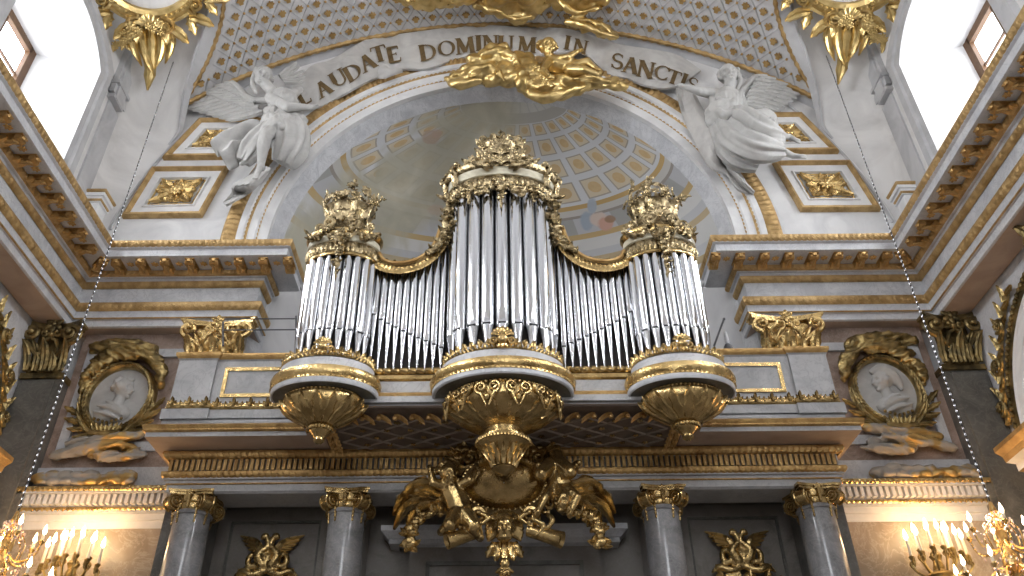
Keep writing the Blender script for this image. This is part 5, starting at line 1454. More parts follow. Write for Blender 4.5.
# ---------- banner with lettering
ST = [((293, 86), (291, 108)), ((311, 66), (319, 106)), ((330, 60), (340, 96)), ((354, 46), (362, 84)), ((374, 36), (380, 76)), ((397, 34), (401, 69)), ((428, 30), (428, 68)), ((460, 26), (462, 57)), ((490, 25), (492, 57)), ((522, 27), (522, 57)),
      ((561, 28), (556, 53)), ((580, 32), (582, 52)), ((597, 37), (607, 73)), ((619, 44), (627, 78)), ((650, 49), (645, 85)), ((678, 55), (665, 88)), ((701, 70), (682, 84))]
def ban_Y(u): return 10.76+.045*sin(u*.085)+.03*sin(u*.21+1)
def make_banner():
    t = thing('banner', 'white stucco ribbon banner lettered in brown across the top of the arch', 'banner', P(500, 45, 10.7))
    top = smooth_path([(a[0], a[1], 0) for a, b in ST], 96); bot = smooth_path([(b[0], b[1], 0) for a, b in ST], 96)
    mb = MB(); rows = []; back = []
    for k in range(97):
        row = []; rb = []
        for q in range(9):
            f = q/8; p = top[k].lerp(bot[k], f); Y = ban_Y(p.x)-.05*sin(pi*f)+.06*(1-f)*(.5+.5*sin(p.x*.12))
            w = P(p.x, p.y, Y); row.append(w); rb.append(w+Vector((0, .05, .0)))
        rows.append(row); back.append(rb)
    mb.grid([r+b[::-1] for r, b in zip(rows, back)], 0, cu=True)
    mb.build('ribbon', M_BANNER, t)
    # turned fold at the foot of the first word
    mb = MB(); a = smooth_path([P(379, 68, 10.62), P(385, 65, 10.55), P(391, 69, 10.52), P(401, 69, 10.66)], 12); b = smooth_path([P(378, 77, 10.64), P(385, 77, 10.54), P(393, 74, 10.56), P(403, 71, 10.68)], 12)
    rows = [[a[k].lerp(b[k], q/5)+Vector((0, -.05*sin(pi*q/5), 0)) for q in range(6)] for k in range(13)]
    mb.grid(rows); mb.grid([[p+Vector((0, .04, 0)) for p in r] for r in rows]); mb.build('fold', M_BANNER, t)
    # tails
    for Ls, Rs in (([(258, 163), (248, 176), (233, 184), (231, 193), (223, 202)], [(271, 168), (258, 184), (247, 193), (238, 198), (226, 205)]),
                   ([(676, 88), (684, 118), (700, 150), (712, 168), (727, 173), (737, 188), (753, 194)], [(692, 86), (704, 110), (722, 130), (731, 148), (727, 165), (739, 175), (755, 191)])):
        a = smooth_path([(*p, 0) for p in Ls], 30); b = smooth_path([(*p, 0) for p in Rs], 30); rows = []
        for k in range(31):
            row = []
            for q in range(7):
                f = q/6; p = a[k].lerp(b[k], f); row.append(P(p.x, p.y, 10.55+.08*sin(k*.45)+.10*sin(pi*f*1.5+k*.25)+.12*k/30))
            rows.append(row+[w+Vector((0, .05, 0)) for w in row[::-1]])
        mb = MB(); mb.grid(rows, 0, cu=True); mb.build('tail', M_BANNER, t)
    # letters: roman capitals with serifs, in a unit box, thick and thin strokes
    W_, N_ = .24, .12
    def bar(x0, y0, x1, y1, w):
        d = Vector((x1-x0, y1-y0)); n = Vector((-d.y, d.x)).normalized()*w/2
        return [[(x0+n.x, y0+n.y), (x1+n.x, y1+n.y), (x1-n.x, y1-n.y), (x0-n.x, y0-n.y)]]
    def ser(x, y, w=.34): return [[(x-w/2, y-.03), (x+w/2, y-.03), (x+w/2, y+.03), (x-w/2, y+.03)]]
    def arc(cx, cy, rx, ry, a0, a1, wmax, wmin, n=14):
        out = []; pts = []
        for k in range(n+1):
            a = radians(lerp(a0, a1, k/n)); th = lerp(wmin, wmax, abs(cos(a))); pts.append(((cx+(rx+th/2)*cos(a), cy+(ry+wmin/2)*sin(a)), (cx+(rx-th/2)*cos(a), cy+(ry-wmin/2)*sin(a))))
        for p, q in zip(pts, pts[1:]): out.append([p[0], q[0], q[1], p[1]])
        return out
    G = {
     'L': (.70, bar(.18, 0, .18, 1, W_)+ser(.18, 1)+ser(.16, 0, .3)+bar(.1, .03, .62, .03, N_)+bar(.6, 0, .64, .24, .07)),
     'A': (.86, bar(.16, 0, .42, 1, N_)+bar(.42, 1, .72, 0, W_)+bar(.26, .36, .56, .36, .07)+ser(.15, 0, .28)+ser(.73, 0, .3)),
     'U': (.86, bar(.17, 1, .17, .3, W_)+bar(.70, 1, .70, .3, N_)+arc(.435, .3, .265, .28, 180, 360, .13, .09)+ser(.17, 1, .32)+ser(.70, 1, .28)),
     'D': (.90, bar(.18, 0, .18, 1, W_)+bar(.1, .97, .42, .97, .07)+bar(.1, .03, .42, .03, .07)+arc(.40, .5, .36, .455, -90, 90, .17, .07)+ser(.16, 1, .28)+ser(.16, 0, .28)),
     'T': (.78, bar(.39, 0, .39, 1, W_)+bar(.06, .96, .72, .96, .08)+bar(.06, .99, .03, .74, .07)+bar(.72, .99, .75, .74, .07)+ser(.39, 0)),
     'E': (.70, bar(.18, 0, .18, 1, W_)+bar(.1, .97, .60, .97, N_)+bar(.18, .52, .48, .52, .07)+bar(.1, .03, .62, .03, N_)+bar(.6, 1, .6, .78, .06)+bar(.62, 0, .66, .24, .06)+bar(.48, .62, .48, .42, .05)),
     'O': (.96, arc(.48, .5, .36, .455, 0, 360, .17, .07, 26)),
     'M': (1.06, bar(.18, 0, .22, 1, N_)+bar(.22, 1, .52, .08, W_)+bar(.52, .08, .82, 1, N_)+bar(.82, 1, .86, 0, W_)+ser(.18, 0, .26)+ser(.87, 0, .32)+ser(.17, 1, .2)+ser(.88, 1, .2)),
     'I': (.40, bar(.2, 0, .2, 1, W_)+ser(.2, 0)+ser(.2, 1)),
     'N': (.92, bar(.18, 0, .18, 1, N_)+bar(.18, 1, .74, 0, W_)+bar(.74, 0, .74, 1, N_)+ser(.18, 0, .26)+ser(.74, 1, .26)+ser(.15, 1, .2)),
     'S': (.66, arc(.33, .73, .22, .235, 20, 180, .10, .08)+arc(.33, .73, .22, .235, 180, 270, .14, .13)+arc(.33, .26, .235, .235, -90, 90, .14, .12)+arc(.33, .26, .235, .235, 180, 270, .10, .08)+bar(.53, .95, .55, .72, .05)+bar(.10, .05, .08, .28, .05)),
     'C': (.86, arc(.48, .5, .36, .455, 42, 318, .17, .08, 22)+bar(.73, .96, .75, .68, .06)+bar(.73, .06, .76, .3, .05)),
    }
    LET = [('L', 304, 97.5, -30, 13), ('A', 323, 88.5, -31, 14), ('U', 338.5, 78, -31, 14), ('D', 353, 72, -30, 14.5), ('A', 367, 62.5, -28, 14.5), ('T', 379, 53.5, -16, 14.5), ('E', 393.5, 54.5, -12, 14.5),
           ('D', 428, 52, -10, 14.5), ('O', 446.5, 48, -9, 14), ('M', 465, 45.5, -7, 14.5), ('I', 478.5, 43, -3, 14), ('N', 490.5, 43, -1, 14), ('U', 506, 43.5, 1, 14), ('M', 527, 44.5, 5, 14),
           ('I', 567.5, 42.5, 10, 12.5), ('N', 580.5, 46.5, 13, 12.5), ('S', 617.5, 61, 9, 14.5), ('A', 630.5, 65, 11, 14.5), ('N', 646, 69.5, 12, 15), ('C', 662, 72.5, 16, 13.5), ('T', 674, 77, 20, 12.5), ('I', 684, 80, 22, 12), ('S', 692.5, 84, 26, 12)]
    mb = MB()
    for chx, u, v, ang, h in LET:
        w, polys = G[chx]; a = radians(ang)
        for poly in polys:
            ids = []
            for x, y in poly:
                lx, ly = (x-w/2)*h*1.42, (y-.5)*h*1.08
                uu = u+lx*cos(a)+ly*sin(a); vv = v+lx*sin(a)-ly*cos(a)
                # depth of the ribbon here
                k = min(range(97), key=lambda q: (top[q].x+bot[q].x)/2*0+abs((top[q].x*.5+bot[q].x*.5)-uu))
                f = (vv-top[k].y)/max(1, bot[k].y-top[k].y); f = min(1, max(0, f))
                Y = ban_Y(uu)-.05*sin(pi*f)+.06*(1-f)*(.5+.5*sin(uu*.12))-.028
                ids.append(mb.vert(P(uu, vv, Y)))
            mb.face(ids)
    mb.build('lettering', M_LETTER, t, recalc=False)
make_banner()

# ---------- gilded cloud with cherub on the crown of the arch
def cherub_prims(pr, c, scale, fdir, arm1, arm2, leg1, leg2, up=Vector((0, 0, 1))):
    s = scale
    head(pr, c+up*.30*s, fdir, up, .34*s)
    pr += [('e', c+up*.05*s, (.17*s, .15*s, .19*s)), ('e', c-up*.12*s, (.18*s, .16*s, .17*s)), ('c', c+up*.12*s, c+up*.22*s, .09*s, .08*s)]
    for pts in (arm1, arm2): pr += [('c', pts[0], pts[1], .075*s, .062*s), ('c', pts[1], pts[2], .062*s, .045*s)]; hand(pr, pts[2], pts[2]-pts[1], Vector((0, -1, .3)), .85*s)
    for pts in (leg1, leg2): pr += [('c', pts[0], pts[1], .115*s, .09*s), ('c', pts[1], pts[2], .085*s, .05*s), ('c', pts[2], pts[2]+Vector((.05, -.08, -.03))*s, .05*s, .035*s)]
def cloud_prims(pr, spots, rnd, Y, k=1.0):
    for u, v, r in spots:
        c = P(u, v, Y); q = r*.0195*k
        pr.append(('e', c, (q*1.15, q*.7, q*.95)))
        for j in range(8):
            a = rnd.uniform(0, 2*pi); pr.append(('e', c+Vector((cos(a)*q*.85, -q*.3+rnd.uniform(-.15, .1)*q, sin(a)*q*.7)), (q*.46, q*.42, q*.38)))
t = thing('gilded_cloud', 'gilded cloud with a reclining cherub on the crown of the arch', 'sculpture', P(540, 80, 10.9))
rnd = random.Random(21); pr = []
cloud_prims(pr, [(452, 81, 6), (463, 78, 9), (476, 75, 12), (484, 66, 14), (497, 60, 15), (508, 66, 14), (492, 78, 11), (507, 77, 12), (518, 62, 12), (523, 76, 14), (532, 86, 13), (545, 92, 13), (560, 89, 13), (574, 85, 12), (588, 83, 10), (601, 84, 8), (613, 85, 7), (623, 87, 5), (538, 74, 13), (555, 80, 13), (580, 76, 10), (592, 75, 7)], rnd, 10.5, 1.02)
for pts in ([(466, 78), (478, 68), (494, 70), (504, 80)], [(484, 56), (500, 52), (514, 58), (522, 70)], [(520, 70), (530, 84), (548, 86), (562, 80)], [(528, 92), (546, 98), (566, 92), (584, 86)], [(560, 78), (576, 80), (592, 78), (610, 82)], [(450, 82), (464, 84), (480, 80)]):
    folds(pr, [[P(u, v, 10.28) for u, v in pts]], .10, .05)
sculpt('cloud', pr, .026, M_GOLDC, t, smooth=4, ripple=(.05, (1, -.2, .35), 4.5, 1.6))
pr = []; c = J(560, 64, 10.2)
head(pr, J(548, 47, 10.05), Vector((.25, -.85, -.45)), Vector((-.1, .2, 1)), .42)
pr += [('c', J(549, 55, 10.12), J(551, 60, 10.2), .09, .11), ('e', J(552, 63, 10.2), (.17, .15, .17)), ('c', J(552, 63, 10.2), J(568, 67, 10.2), .17, .17), ('e', J(572, 67, 10.2), (.18, .17, .17)),
       ('c', J(556, 59, 10.12), J(568, 57, 10.0), .08, .065), ('c', J(568, 57, 10.0), J(577, 51.5, 10.0), .062, .045), ('c', J(549, 62, 10.08), J(543, 70, 9.95), .08, .065), ('c', J(543, 70, 9.95), J(549, 75, 9.9), .06, .045),
       ('c', J(574, 67, 10.15), J(587, 62, 10.05), .12, .09), ('c', J(587, 62, 10.05), J(595, 68, 10.05), .085, .05), ('c', J(595, 68, 10.05), J(600, 70, 10.0), .05, .03), ('c', J(570, 70, 10.12), J(585, 70, 10.0), .12, .085), ('c', J(585, 70, 10.0), J(597, 74, 10.0), .08, .05)]
hand(pr, J(577, 51.5, 10.0), J(584, 49, 10.0)-J(577, 51.5, 10.0), Vector((0, -.4, 1)), .95); hand(pr, J(549, 75, 9.9), Vector((.5, -.2, -.6)), Vector((0, -1, 0)), .9)
sculpt('cherub', pr, .02, M_GOLDC, t, smooth=1)
pr = []; curls(pr, J(548, 47, 10.05), Vector((.25, -.85, -.45)), Vector((-.1, .2, 1)), .44, 60, rnd); sculpt('curly_hair', pr, .02, M_GOLDC, t, smooth=0)
mb = MB(); 
for (u, v) in ((536, 68), (541, 76), (546, 82)):
    a = P(u, v, 10.0); mb.flower(frame(a), .10, 6); mb.leaf(frame(a) @ rotz(2.2), .25, .12, .2, 3); mb.leaf(frame(a) @ rotz(-2.4), .22, .11, .2, 3)
mb.build('flowers', M_GOLDC, t)
# gilded clouds hanging from the vault
def ceil_cloud(lab, blobs, seed, tl):
    c = P(blobs[0][0], blobs[0][1], 10.0)
    t = thing('gilded_cloud', lab, 'sculpture', c); rnd = random.Random(seed); pr = []
    for u, v, Y, r, sx in blobs:
        p = P(u, v, Y); q = r*.0185
        pr.append(('e', p, (q*sx, q*.9, q*.7)))
        for j in range(6):
            a = 2*pi*j/6+rnd.uniform(-.3, .3); pr.append(('e', p+Vector((cos(a)*q*sx*.7, sin(a)*q*.6, -q*.2)), (q*.6, q*.5, q*.42)))
    for pts in tl: folds(pr, [[P(*p) for p in pts]], .07, .03)
    sculpt('cloud', pr, .028, M_GOLDC, t, smooth=2, ripple=(.04, (1, -.3, 0), 3.5, 1.3))
ceil_cloud('gilded cloud on the vault above the banner, leftmost of three at the top edge', [(425, -2, 9.9, 13, 1.5), (445, -3, 9.9, 13, 1.5), (410, -2, 9.95, 9, 1.4), (460, -6, 9.8, 12, 1.5), (430, -18, 9.6, 20, 1.6)], 1, [])
ceil_cloud('gilded cloud at the middle of the top edge, lapping over the gold rope', [(490, 2, 10.1, 12, 1.5), (508, 6, 10.2, 13, 1.5), (524, 10, 10.3, 11, 1.4), (518, 18, 10.4, 7, 1.4), (535, 2, 10.1, 12, 1.4), (510, -15, 9.7, 22, 1.6)], 2, [[(478, 2, 10.0), (488, 9, 10.0), (505, 12, 10.1)], [(500, 12, 10.1), (514, 19, 10.2), (530, 16, 10.2)]])
ceil_cloud('gilded streaming cloud over the rope at the right, ending in a leaf-like tail', [(565, -2, 10.0, 13, 1.5), (580, 5, 10.1, 11, 1.4), (592, -2, 10.0, 12, 1.4), (575, 22, 10.45, 6, 1.5), (590, 26, 10.45, 8, 1.6), (602, 30, 10.45, 8, 1.5), (612, 35, 10.45, 5, 1.4), (580, -16, 9.7, 20, 1.6)], 3,
    [[(560, 2, 9.9), (575, 12, 10.0), (600, 8, 10.0)], [(567, 22, 10.35), (585, 26, 10.3), (603, 34, 10.35), (617, 37, 10.4)], [(572, 19, 10.35), (590, 21, 10.3), (606, 28, 10.35), (615, 36, 10.4)]])

# ---------- spandrel panels with gilded rosettes
def poly_panel(lab, pts, sg, ctr, size):
    """pts: world (x, z) corners, frame mitred inwards, on the end wall"""
    cx = sum(p[0] for p in pts)/len(pts); cz = sum(p[1] for p in pts)/len(pts)
    t = thing('relief_panel', lab, 'relief panel', (cx*sg, 10.98, cz), 'gilt-framed spandrel panels')
    def inset(d):
        out = []; n = len(pts)
        for i in range(n):
            p = Vector(pts[i]); a = (p-Vector(pts[i-1])).normalized(); b = (Vector(pts[(i+1) % n])-p).normalized()
            na = Vector((-a.y, a.x)); nb = Vector((-b.y, b.x))
            if na.dot(Vector((cx, cz))-p) < 0: na = -na
            if nb.dot(Vector((cx, cz))-p) < 0: nb = -nb
            bb = (na+nb).normalized(); out.append(p+bb*(d/max(.35, bb.dot(na))))
        return out
    def ring(d, y): return [(p.x, y, p.y) for p in inset(d)]
    mb = MB(sg); mb.grid([ring(0, 11.0), ring(0, 10.92), ring(.02, 10.88), ring(.05, 10.87), ring(.075, 10.91), ring(.085, 10.95)], 0, cu=True); mb.build('gilt_frame', M_GOLDB, t)
    mb = MB(sg); mb.grid([ring(.085, 10.95), ring(.23, 10.95), ring(.24, 10.92), ring(.26, 10.92), ring(.27, 10.96), ring(.28, 10.985)], 0, cu=True)
    mb.face([mb.vert(p) for p in ring(.28, 10.985)], 0); mb.build('plaster_field', M_WHITE, t)
    mb = MB(sg); x, z = ctr
    rg = inset(.30)
    for i in range(len(rg)):
        a, b = rg[i], rg[(i+1) % len(rg)]; mb.tube([(a.x, 10.965, a.y), (b.x, 10.965, b.y)], .016, 5)
    M = frame((x, 10.97, z), s=size)
    mb.ball((x, 10.90, z), (.07, .05, .07), 10, 7); mb.flower(M @ T(0, 0, .06), .13, 8)
    for k, q in enumerate(rg):
        d = Vector((q.x-x, q.y-z)); a = atan2(d.y, d.x)-pi/2
        mb.leaf(M @ rotz(a), d.length/size*.94, .26, .10, 4, 0, 0, 10)
        q2 = (rg[k]+rg[(k+1) % len(rg)])/2; d2 = Vector((q2.x-x, q2.y-z)); a2 = atan2(d2.y, d2.x)-pi/2
        mb.leaf(M @ rotz(a2), d2.length/size*.95, .24, .12, 3, 0, 0, 9)
        for s in (-1, 1): mb.scroll(M @ rotz(a2+s*.42) @ T(0, d2.length/size*.72, .03), .07, 1.3, .3, 0, s, 18); mb.leaf(M @ rotz(a2+s*.3), d2.length/size*.8, .12, .2, 3, s*.2)
    mb.build('gilded_rosette', M_GOLD, t)
LP = [(-6.63, 9.50), (-6.38, 10.68), (-4.98, 10.68), (-5.24, 9.51)]
UP = [(-6.25, 10.92), (-5.78, 11.96), (-4.60, 11.96), (-4.86, 10.92)]
poly_panel('gilt-framed rosette panel low on the left spandrel, beside the ribbon tail', LP, 1, (-5.80, 10.10), 1.0)
poly_panel('gilt-framed rosette panel low on the right spandrel, below the trailing feet', [(x, z) for x, z in LP], -1, (-5.80, 10.10), 1.0)
poly_panel('smaller gilt-framed panel half hidden behind the left angel', UP, 1, (-5.38, 11.40), .9)
poly_panel('smaller gilt-framed panel half hidden behind the right angel', UP, -1, (-5.38, 11.40), .9)

# ---------- portrait medallions
def part_gilt(name):
    m, nt, b = new_mat(name); L = nt.links
    tc = node(nt, 'ShaderNodeTexCoord'); n1 = node(nt, 'ShaderNodeTexNoise', i_Scale=3.2, i_Detail=5.0); L.new(tc.outputs['Object'], n1.inputs['Vector'])
    r = ramp(nt, [(.50, (.36, .34, .31)), (.58, (.55, .38, .15))]); r2 = ramp(nt, [(.50, (0, 0, 0)), (.58, (.85, .85, .85))])
    L.new(n1.outputs[0], r.inputs[0]); L.new(n1.outputs[0], r2.inputs[0]); L.new(r.outputs[0], b.inputs['Base Color']); L.new(r2.outputs[0], b.inputs['Metallic']); b.inputs['Roughness'].default_value = .45
    return m
M_PART = part_gilt('partly gilded stucco')
def medallion(sg, lab, female):
    cx, cz, Y = -5.70*sg, 5.90, 10.88
    t = thing('portrait_medallion', lab, 'medallion', (cx, 10.93, 5.0), 'portrait medallions on the end wall')
    rx, rz = .44, .50
    def el(r, y): return [(cx+rx*r*cos(2*pi*k/48), y, cz+rz*r*sin(2*pi*k/48)) for k in range(48)]
    mb = MB(); mb.grid([el(1.0, Y), el(.97, Y+.02), el(.5, Y-.005), el(.02, Y-.01)], 0, cu=True); mb.build('field', M_STAT, t)
    mb = MB(); mb.grid([el(.98, Y+.02), el(1.0, Y-.05), el(1.06, Y-.08), el(1.14, Y-.08), el(1.2, Y-.03), el(1.22, Y+.05)], 0, cu=True)
    for k in range(44):
        a = 2*pi*k/44; mb.leaf(frame((cx+rx*1.08*cos(a), Y-.07, cz+rz*1.08*sin(a)), (cos(a), 0, sin(a)), (-sin(a), 0, cos(a)), (0, -1, 0)), .13, .11, .2, 2, 0, 0, 5)
    mb.build('laurel_frame', M_OLDG2, t)
    # bust in relief
    f = -1 if (sg < 0) else 1       # the left one looks right, the right one looks left
    pr = []; h = Vector((cx+f*.03, Y, cz+.14)); up = Vector((0, 0, 1)); fd = Vector((f, -.25, 0))
    head(pr, h, fd, up, .36)
    pr += [('c', h-up*.1, h-up*.26+Vector((-f*.03, 0, 0)), .075, .10), ('e', h+Vector((-f*.05, 0, -.40)), (.25, .10, .16)), ('e', h+Vector((-f*.18, 0, -.44)), (.16, .09, .13))]
    folds(pr, [[h+Vector((-f*.28, -.08, -.30)), h+Vector((-f*.05, -.11, -.36)), h+Vector((f*.12, -.08, -.46))], [h+Vector((-f*.30, -.08, -.40)), h+Vector((-f*.08, -.11, -.46)), h+Vector((f*.1, -.08, -.54))], [h+Vector((-f*.16, -.08, -.24)), h+Vector((f*.0, -.1, -.32)), h+Vector((f*.1, -.1, -.42))]], .03, .025)
    r2 = random.Random(4)
    if not female: curls(pr, h, fd, up, .36, 40, r2); pr.append(('c', h+up*.16+Vector((-f*.1, 0, .02)), h+up*.17+Vector((f*.1, 0, .0)), .05, .03))
    else: pr += [('s', smooth_path([h+Vector((f*.12, -.03, .17)), h+Vector((-f*.05, -.05, .2)), h+Vector((-f*.2, -.04, .05)), h+Vector((-f*.24, -.03, -.12))], 8), [.04, .06, .08, .09, .09, .08, .07, .06, .04]), ('e', h+Vector((-f*.13, 0, .06)), (.13, .08, .12))]
    sculpt('bust', pr, .016, M_STAT, t, smooth=1)
    # drapery knot and canopy above
    pr = []
    V = lambda x, z, y=-.1: Vector((cx+sg*x, Y+y, cz+z))
    folds(pr, [[V(-.50, .60, -.06), V(-.25, .70), V(.1, .66, -.14), V(.35, .70)], [V(-.30, .82, -.06), V(.0, .78), V(.30, .80), V(.46, .66)], [V(.30, .66), V(.48, .52), V(.58, .34), V(.60, .16, -.08)], [V(-.20, .62), V(-.42, .48), V(-.54, .28), V(-.56, .10, -.06)], [V(-.62, .84, -.04), V(-.2, .90, -.06), V(.3, .86, -.06)]], .085, .055)
    sculpt('drapery', pr, .016, M_OLDG2, t, smooth=1, ripple=(.055, (sg*.8, 0, -.35), 11.0, 3.0))
    # palm branches, crown and plumes below
    mb = MB()
    for s in (-1, 1):
        for k in range(9):
            a = radians(lerp(200, 255, k/8)) if s < 0 else radians(lerp(-20, -75, k/8))
            p = Vector((cx+.56*cos(a), Y-.04, cz+.66*sin(a))); tng = a+pi/2*(-1 if s < 0 else 1)*1
            mb.leaf(frame(p) @ rotz(tng-pi/2+(.5 if k % 2 else -.35)), .27, .12, .12, 3, .1*s)
    for k in range(-3, 4): mb.leaf(frame((cx+k*.05, Y-.12, cz-.62)) @ rotz(-k*.16), .16, .08, .15, 2)
    mb.tube([(cx-.22, Y-.13, cz-.62), (cx, Y-.17, cz-.66), (cx+.22, Y-.13, cz-.62)], .045, 8)
    for k in range(-3, 4): mb.ball((cx+k*.065, Y-.16, cz-.48+.02*abs(k)), .026, 6, 4)
    mb.build('crown_and_palms', M_OLDG2, t)
    pr = []
    folds(pr, [[V(-.50, -.78, -.05), V(-.1, -.72), V(.3, -.68), V(.52, -.62, -.06)], [V(-.66, -.94, -.04), V(-.2, -.86), V(.2, -.80), V(.50, -.86, -.06)], [V(-.1, -.96, -.08), V(.25, -.98), V(.6, -.92, -.05)]], .065, .05)
    sculpt('plumes', pr, .016, M_PART, t, smooth=1, ripple=(.05, (sg*.9, 0, .25), 12.0, 3.0))
    return t
M_OLDG2 = gold('dulled gilding', (.50, .37, .155), (.18, .135, .06), .24, .4, 22.0, .42)
medallion(1, 'oval portrait medallion with a crown below, left of the gallery', False)
medallion(-1, 'oval portrait medallion with long-haired profile, right of the gallery', True)
# stucco clouds resting on the lower cornice under each medallion
for sg, lab in ((1, 'partly gilded stucco cloud on the lit cornice below the left medallion'), (-1, 'partly gilded stucco cloud on the lit cornice below the right medallion')):
    pr = []; r3 = random.Random(8+sg)
    for k in range(8):
        x = sg*(-6.42+k*.17); pr.append(('e', Vector((x, 10.80, 4.60+r3.uniform(-.03, .04))), (r3.uniform(.12, .17), .09, r3.uniform(.07, .10)))); pr.append(('e', Vector((x+.06, 10.74, 4.52)), (.11, .08, .06)))
    tag(sculpt('stucco_cloud', pr, .018, M_PART, None, (sg*-5.7, 10.8, 4.45), smooth=1, ripple=(.03, (1, 0, .2), 9, 4)), lab, 'sculpture', 'stucco clouds under the medallions')

# ---------- gilded cartouches on the pendentives
def cartouche(sg, lab):
    from mathutils.bvhtree import BVHTree
    bv = BVHTree.FromObject(bpy.data.objects['ceiling_pendentive_left'], bpy.context.evaluated_depsgraph_get())
    hit, hn, _, _ = bv.ray_cast(Vector((0, 0, 0)), P(150, 4, 1.0).normalized())
    if hn.z > 0: hn = -hn
    o = hit+hn*.24; o = Vector((o.x*sg, o.y, o.z)); n = Vector((hn.x*sg, hn.y, hn.z)).normalized()
    def tp(u, v):                     # tangent plane of the pendentive
        d = P(u, v, 1.0).normalized(); return d*(hit.dot(hn)/d.dot(hn))
    y = (tp(151, 0)-tp(154, 45)).normalized(); y = Vector((y.x*sg, y.y, y.z)); x = y.cross(n).normalized()
    if x.x < 0: x = -x
    t = thing('wall_cartouche', lab, 'cartouche', o, 'gilded cartouches between vault and window')
    M = frame(o, x, y, n, 1.08)
    c = Vector((0, .78, 0)); rx, ry = .74, .78
    def el(r, z): return [(rx*r*cos(2*pi*k/48), c.y+ry*r*sin(2*pi*k/48), z) for k in range(48)]
    mb = MB(); mb.M = M; mb.grid([el(1, .0), el(.98, .05), el(.5, .08), el(.02, .09)], 0, cu=True); mb.build('medallion_field', M_WHITE, t)
    mb = MB(); mb.M = M; mb.grid([el(.96, .0), el(.97, .12), el(1.05, .17), el(1.16, .15), el(1.24, .10), el(1.30, .12), el(1.34, .0)], 0, cu=True)
    for k in range(56):
        a = 2*pi*k/56; mb.ball((rx*1.10*cos(a), c.y+ry*1.10*sin(a), .17), (.035, .035, .025), 6, 4)
    mb.build('oval_frame', M_GOLDC, t)
    mb = MB(); mb.M = M
    b = Vector((0, c.y-ry*1.28, .1))
    # shells and scrolls along the lower rim
    for s in (-1, 1):
        for k in range(3 if s*sg > 0 else 5):
            a = -pi/2+s*(.25+.40*k); p = (rx*1.34*cos(a), c.y+ry*1.34*sin(a), .1)
            mb.leaf(T(*p) @ rotz(a-pi/2+s*.9), .42, .26, .3, 4, s*.15); mb.leaf(T(*p) @ rotz(a-pi/2-s*.3), .3, .2, .35, 3)
        mb.scroll(T(s*.22, b.y+.02, .12), .15, 1.5, .28, 0, s, 24, .04, (s*.16, .14, 0)); mb.scroll(T(s*.70, c.y-.62, .1), .15, 1.5, .3, 0, -s, 24, .05, (-s*.1, .2, 0))
    mb.shell(T(0, b.y-.02, .14), .22, 7, 2.8)
    for k, (dx, L, W, sw) in enumerate(((0, .66, .26, .06), (.17, .5, .22, .2), (-.16, .48, .22, -.2), (.34, .40, .2, .3), (-.34, .36, .2, -.3))):
        mb.leaf(T(dx*.8, b.y-.06, .09) @ rotz(pi+dx*1.1), L*(1.6-.3*(k in (1, 3))), W*1.1, .22, 5, sw*1.8)
    mb.garland([M.inverted() @ (M @ Vector((-.28, b.y-.06, .14))), Vector((-.40, b.y-.28, .12)), Vector((-.62, b.y-.50, .1))], .085, .05, 16) if False else None
    path = [Vector((-.26*sg, b.y-.04, .14)), Vector((-.40*sg, b.y-.26, .12)), Vector((-.60*sg, b.y-.46, .1))]
    for k in range(14):
        f = k/13; p = poly_at(path, f); mb.flower(T(*(p+Vector((random.uniform(-.06, .06), random.uniform(-.06, .06), .03)))), lerp(.10, .06, f), 6)
        if k % 2: mb.leaf(T(*p) @ rotz(random.uniform(1.5, 4.5)), .2, .11, .25, 3)
    for k in range(7): mb.flower(T(random.uniform(-.2, .2), b.y+random.uniform(-.1, .1), .2), .07, 6)
    mb.build('acanthus_drop', M_GOLDC, t)
cartouche(1, 'gilded cartouche with acanthus drop between the vault and the left window')
cartouche(-1, 'gilded cartouche with acanthus drop between the vault and the right window')

